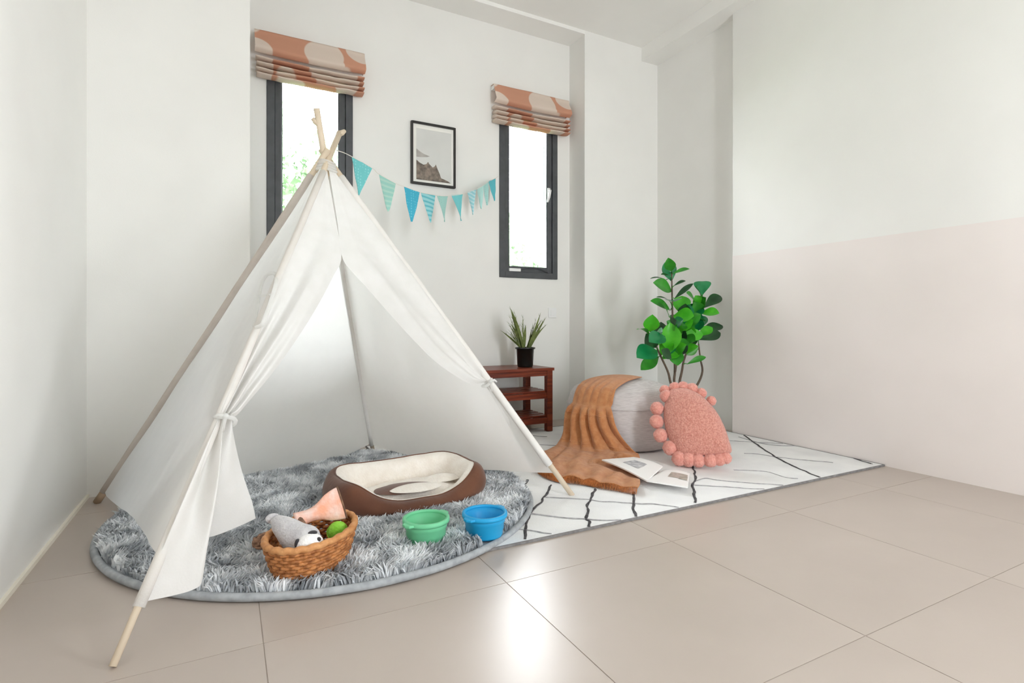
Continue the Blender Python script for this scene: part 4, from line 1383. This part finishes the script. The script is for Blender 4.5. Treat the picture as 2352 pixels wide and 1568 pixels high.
MB().grid(lambda u, v: ell(2 * PI * u, 0.80 * (1 - v) + 0.001, 0.030), 48, 4, wrapu=True).build('base', M['wicker'], bk)
for r in range(9):
    z = 0.030 + r * 0.0095
    k = 0.80 + 0.19 * (r / 8) ** 0.8
    n = 132
    MB().tube([ell(2 * PI * i / n, k, z + 0.0012 * math.sin(i * PI / 3 + r * PI), 0.0034 * math.sin(i * PI / 3 + (r % 2) * PI)) for i in range(n)], 0.0056, 6, True).build('coil', M['wicker'], bk, smooth=True)
for i in range(44):
    a = 2 * PI * i / 44
    MB().tube([ell(a, 0.80, 0.028), ell(a, 0.90, 0.062), ell(a, 0.985, 0.112)], 0.0032, 5).build('stake', M['wicker'], bk)
n = 160
MB().tube([ell(2 * PI * i / n, 1.0, 0.118 + 0.0015 * math.sin(i * 0.9), 0.001 * math.cos(i * 0.9)) for i in range(n)], 0.0095, 8, True).build('rim', M['wicker_rim'], bk, smooth=True)


def ellipsoid_loft(pts, rads, m, name, parent=None, origin=None, flat=None, ny=20):
    b = MB()
    N_ = 26
    ps = [polyline(pts, i / N_) for i in range(N_ + 1)]
    rs = [polyline([(r, 0, 0) for r in rads], i / N_).x for i in range(N_ + 1)]
    b.tube(ps, [max(0.0015, r) for r in rs], ny)
    return b.build(name, m, parent, smooth=True, origin=origin)


gy = ellipsoid_loft([(0.110, 1.640, 0.148), (0.122, 1.632, 0.152), (0.145, 1.610, 0.138), (0.168, 1.585, 0.120), (0.190, 1.560, 0.112), (0.206, 1.545, 0.110), (0.214, 1.538, 0.109)],
                    [0.004, 0.020, 0.032, 0.040, 0.043, 0.036, 0.006], M['plush_grey'], 'plush_toy', origin=(0.16, 1.59, 0.08))
tag(gy, 'grey plush dog toy with white muzzle lying in the basket', 'toy')
MB().ball((0.196, 1.528, 0.116), 0.034, 20, 14, sc=(1.05, 0.85, 0.8)).build('muzzle', M['plush_white'], gy, smooth=True)
MB().ball((0.166, 1.525, 0.122), 0.012, 14, 10, sc=(0.7, 0.6, 1.2)).build('ear', M['plush_dark'], gy, smooth=True)
MB().ball((0.204, 1.534, 0.142), 0.010, 14, 10, sc=(1.3, 0.9, 0.6)).build('eye_patch', M['plush_dark'], gy, smooth=True)
MB().ball((0.217, 1.512, 0.130), 0.006, 12, 8).build('nose', M['plush_dark'], gy, smooth=True)
MB().ball((0.114, 1.642, 0.162), 0.014, 14, 10, sc=(1.4, 0.5, 1.0)).build('ear', M['plush_grey'], gy, smooth=True)


def flare(u, v):                     # folded cloth toy: round snout to flat flared end
    a = 2 * PI * u
    c = Vector((0.176, 1.672, 0.134)).lerp(Vector((0.306, 1.672, 0.168)), v)
    ax = Vector((0.126, 0.004, 0.034)).normalized()
    sd = Vector((-0.45, 0.2, 1.0))
    sd = (sd - ax * sd.dot(ax)).normalized()
    up = ax.cross(sd)
    wd = lerp(0.024, 0.048, smoothstep(0.25, 1.0, v)) * (1 - 0.25 * math.sin(PI * min(1, v * 1.5)))
    th = lerp(0.022, 0.009, smoothstep(0.1, 1.0, v))
    return c + sd * wd * math.cos(a) + up * th * math.sin(a)


pk = MB().grid(flare, 24, 20, wrapu=True)
pk.f.append(tuple(range(24)))
pk.f.append(tuple(20 * 24 + j for j in range(24)))
pko = pk.build('cloth_toy', M['peach'], smooth=True, origin=(0.25, 1.67, 0.10))
tag(pko, 'peach cloth toy with flared end standing at the back of the basket', 'toy')
MB().ball((0.188, 1.664, 0.132), 0.021, 16, 12, sc=(0.8, 0.9, 1.0)).build('snout', M['toy_brown'], pko, smooth=True)
MB().grid(lambda u, v: flare(lerp(0.60, 0.90, u), lerp(0.30, 0.75, v)) + Vector((-0.001, -0.0025, 0.0008)), 8, 8).build('printed_patch', M['peach_pale'], pko, smooth=True)
MB().tube([flare(i / 24, 1.0) for i in range(24)], 0.0028, 6, True).build('end_trim', M['toy_brown'], pko, smooth=True)
gb = MB().ball((0.288, 1.640, 0.094), 0.030, 20, 14).build('toy_ball', M['ball_green'], smooth=True, origin=(0.288, 1.640, 0.064))
tag(gb, 'lime green toy ball at the right end of the basket', 'ball')
MB().tube([Vector((0.288, 1.640, 0.094)) + Vector((math.cos(t) * 0.0302, math.sin(t) * 0.0302 * math.cos(0.6), math.sin(t) * 0.0302 * math.sin(0.6))) for t in [2 * PI * i / 40 for i in range(40)]], 0.0012, 5, True).build('seam', M['ball_green'], gb)
hc = Vector((0.098, 1.760, 0.058))
rb = MB().ball(hc, 0.026, 20, 14, fn=lambda d: 1 + 0.05 * math.sin(d.x * 9 + d.z * 7)).build('rope_ball', M['rope'], smooth=True, origin=(hc.x, hc.y, 0.03))
tag(rb, 'small brown knotted rope ball beside the left end of the basket', 'ball')
for k in range(5):
    q = k * PI / 5
    e1 = Vector((math.cos(q), math.sin(q), 0.3 * (-1) ** k)).normalized()
    e2 = e1.cross(Vector((0.2, 0.3, 1))).normalized()
    MB().tube([hc + (e1 * math.cos(t) + e2 * math.sin(t)) * 0.0275 for t in [2 * PI * i / 28 for i in range(28)]], 0.0052, 6, True).build('strand', M['rope'], rb, smooth=True)

for o in bpy.data.objects:
    if '_base' in o:
        del o['_base']
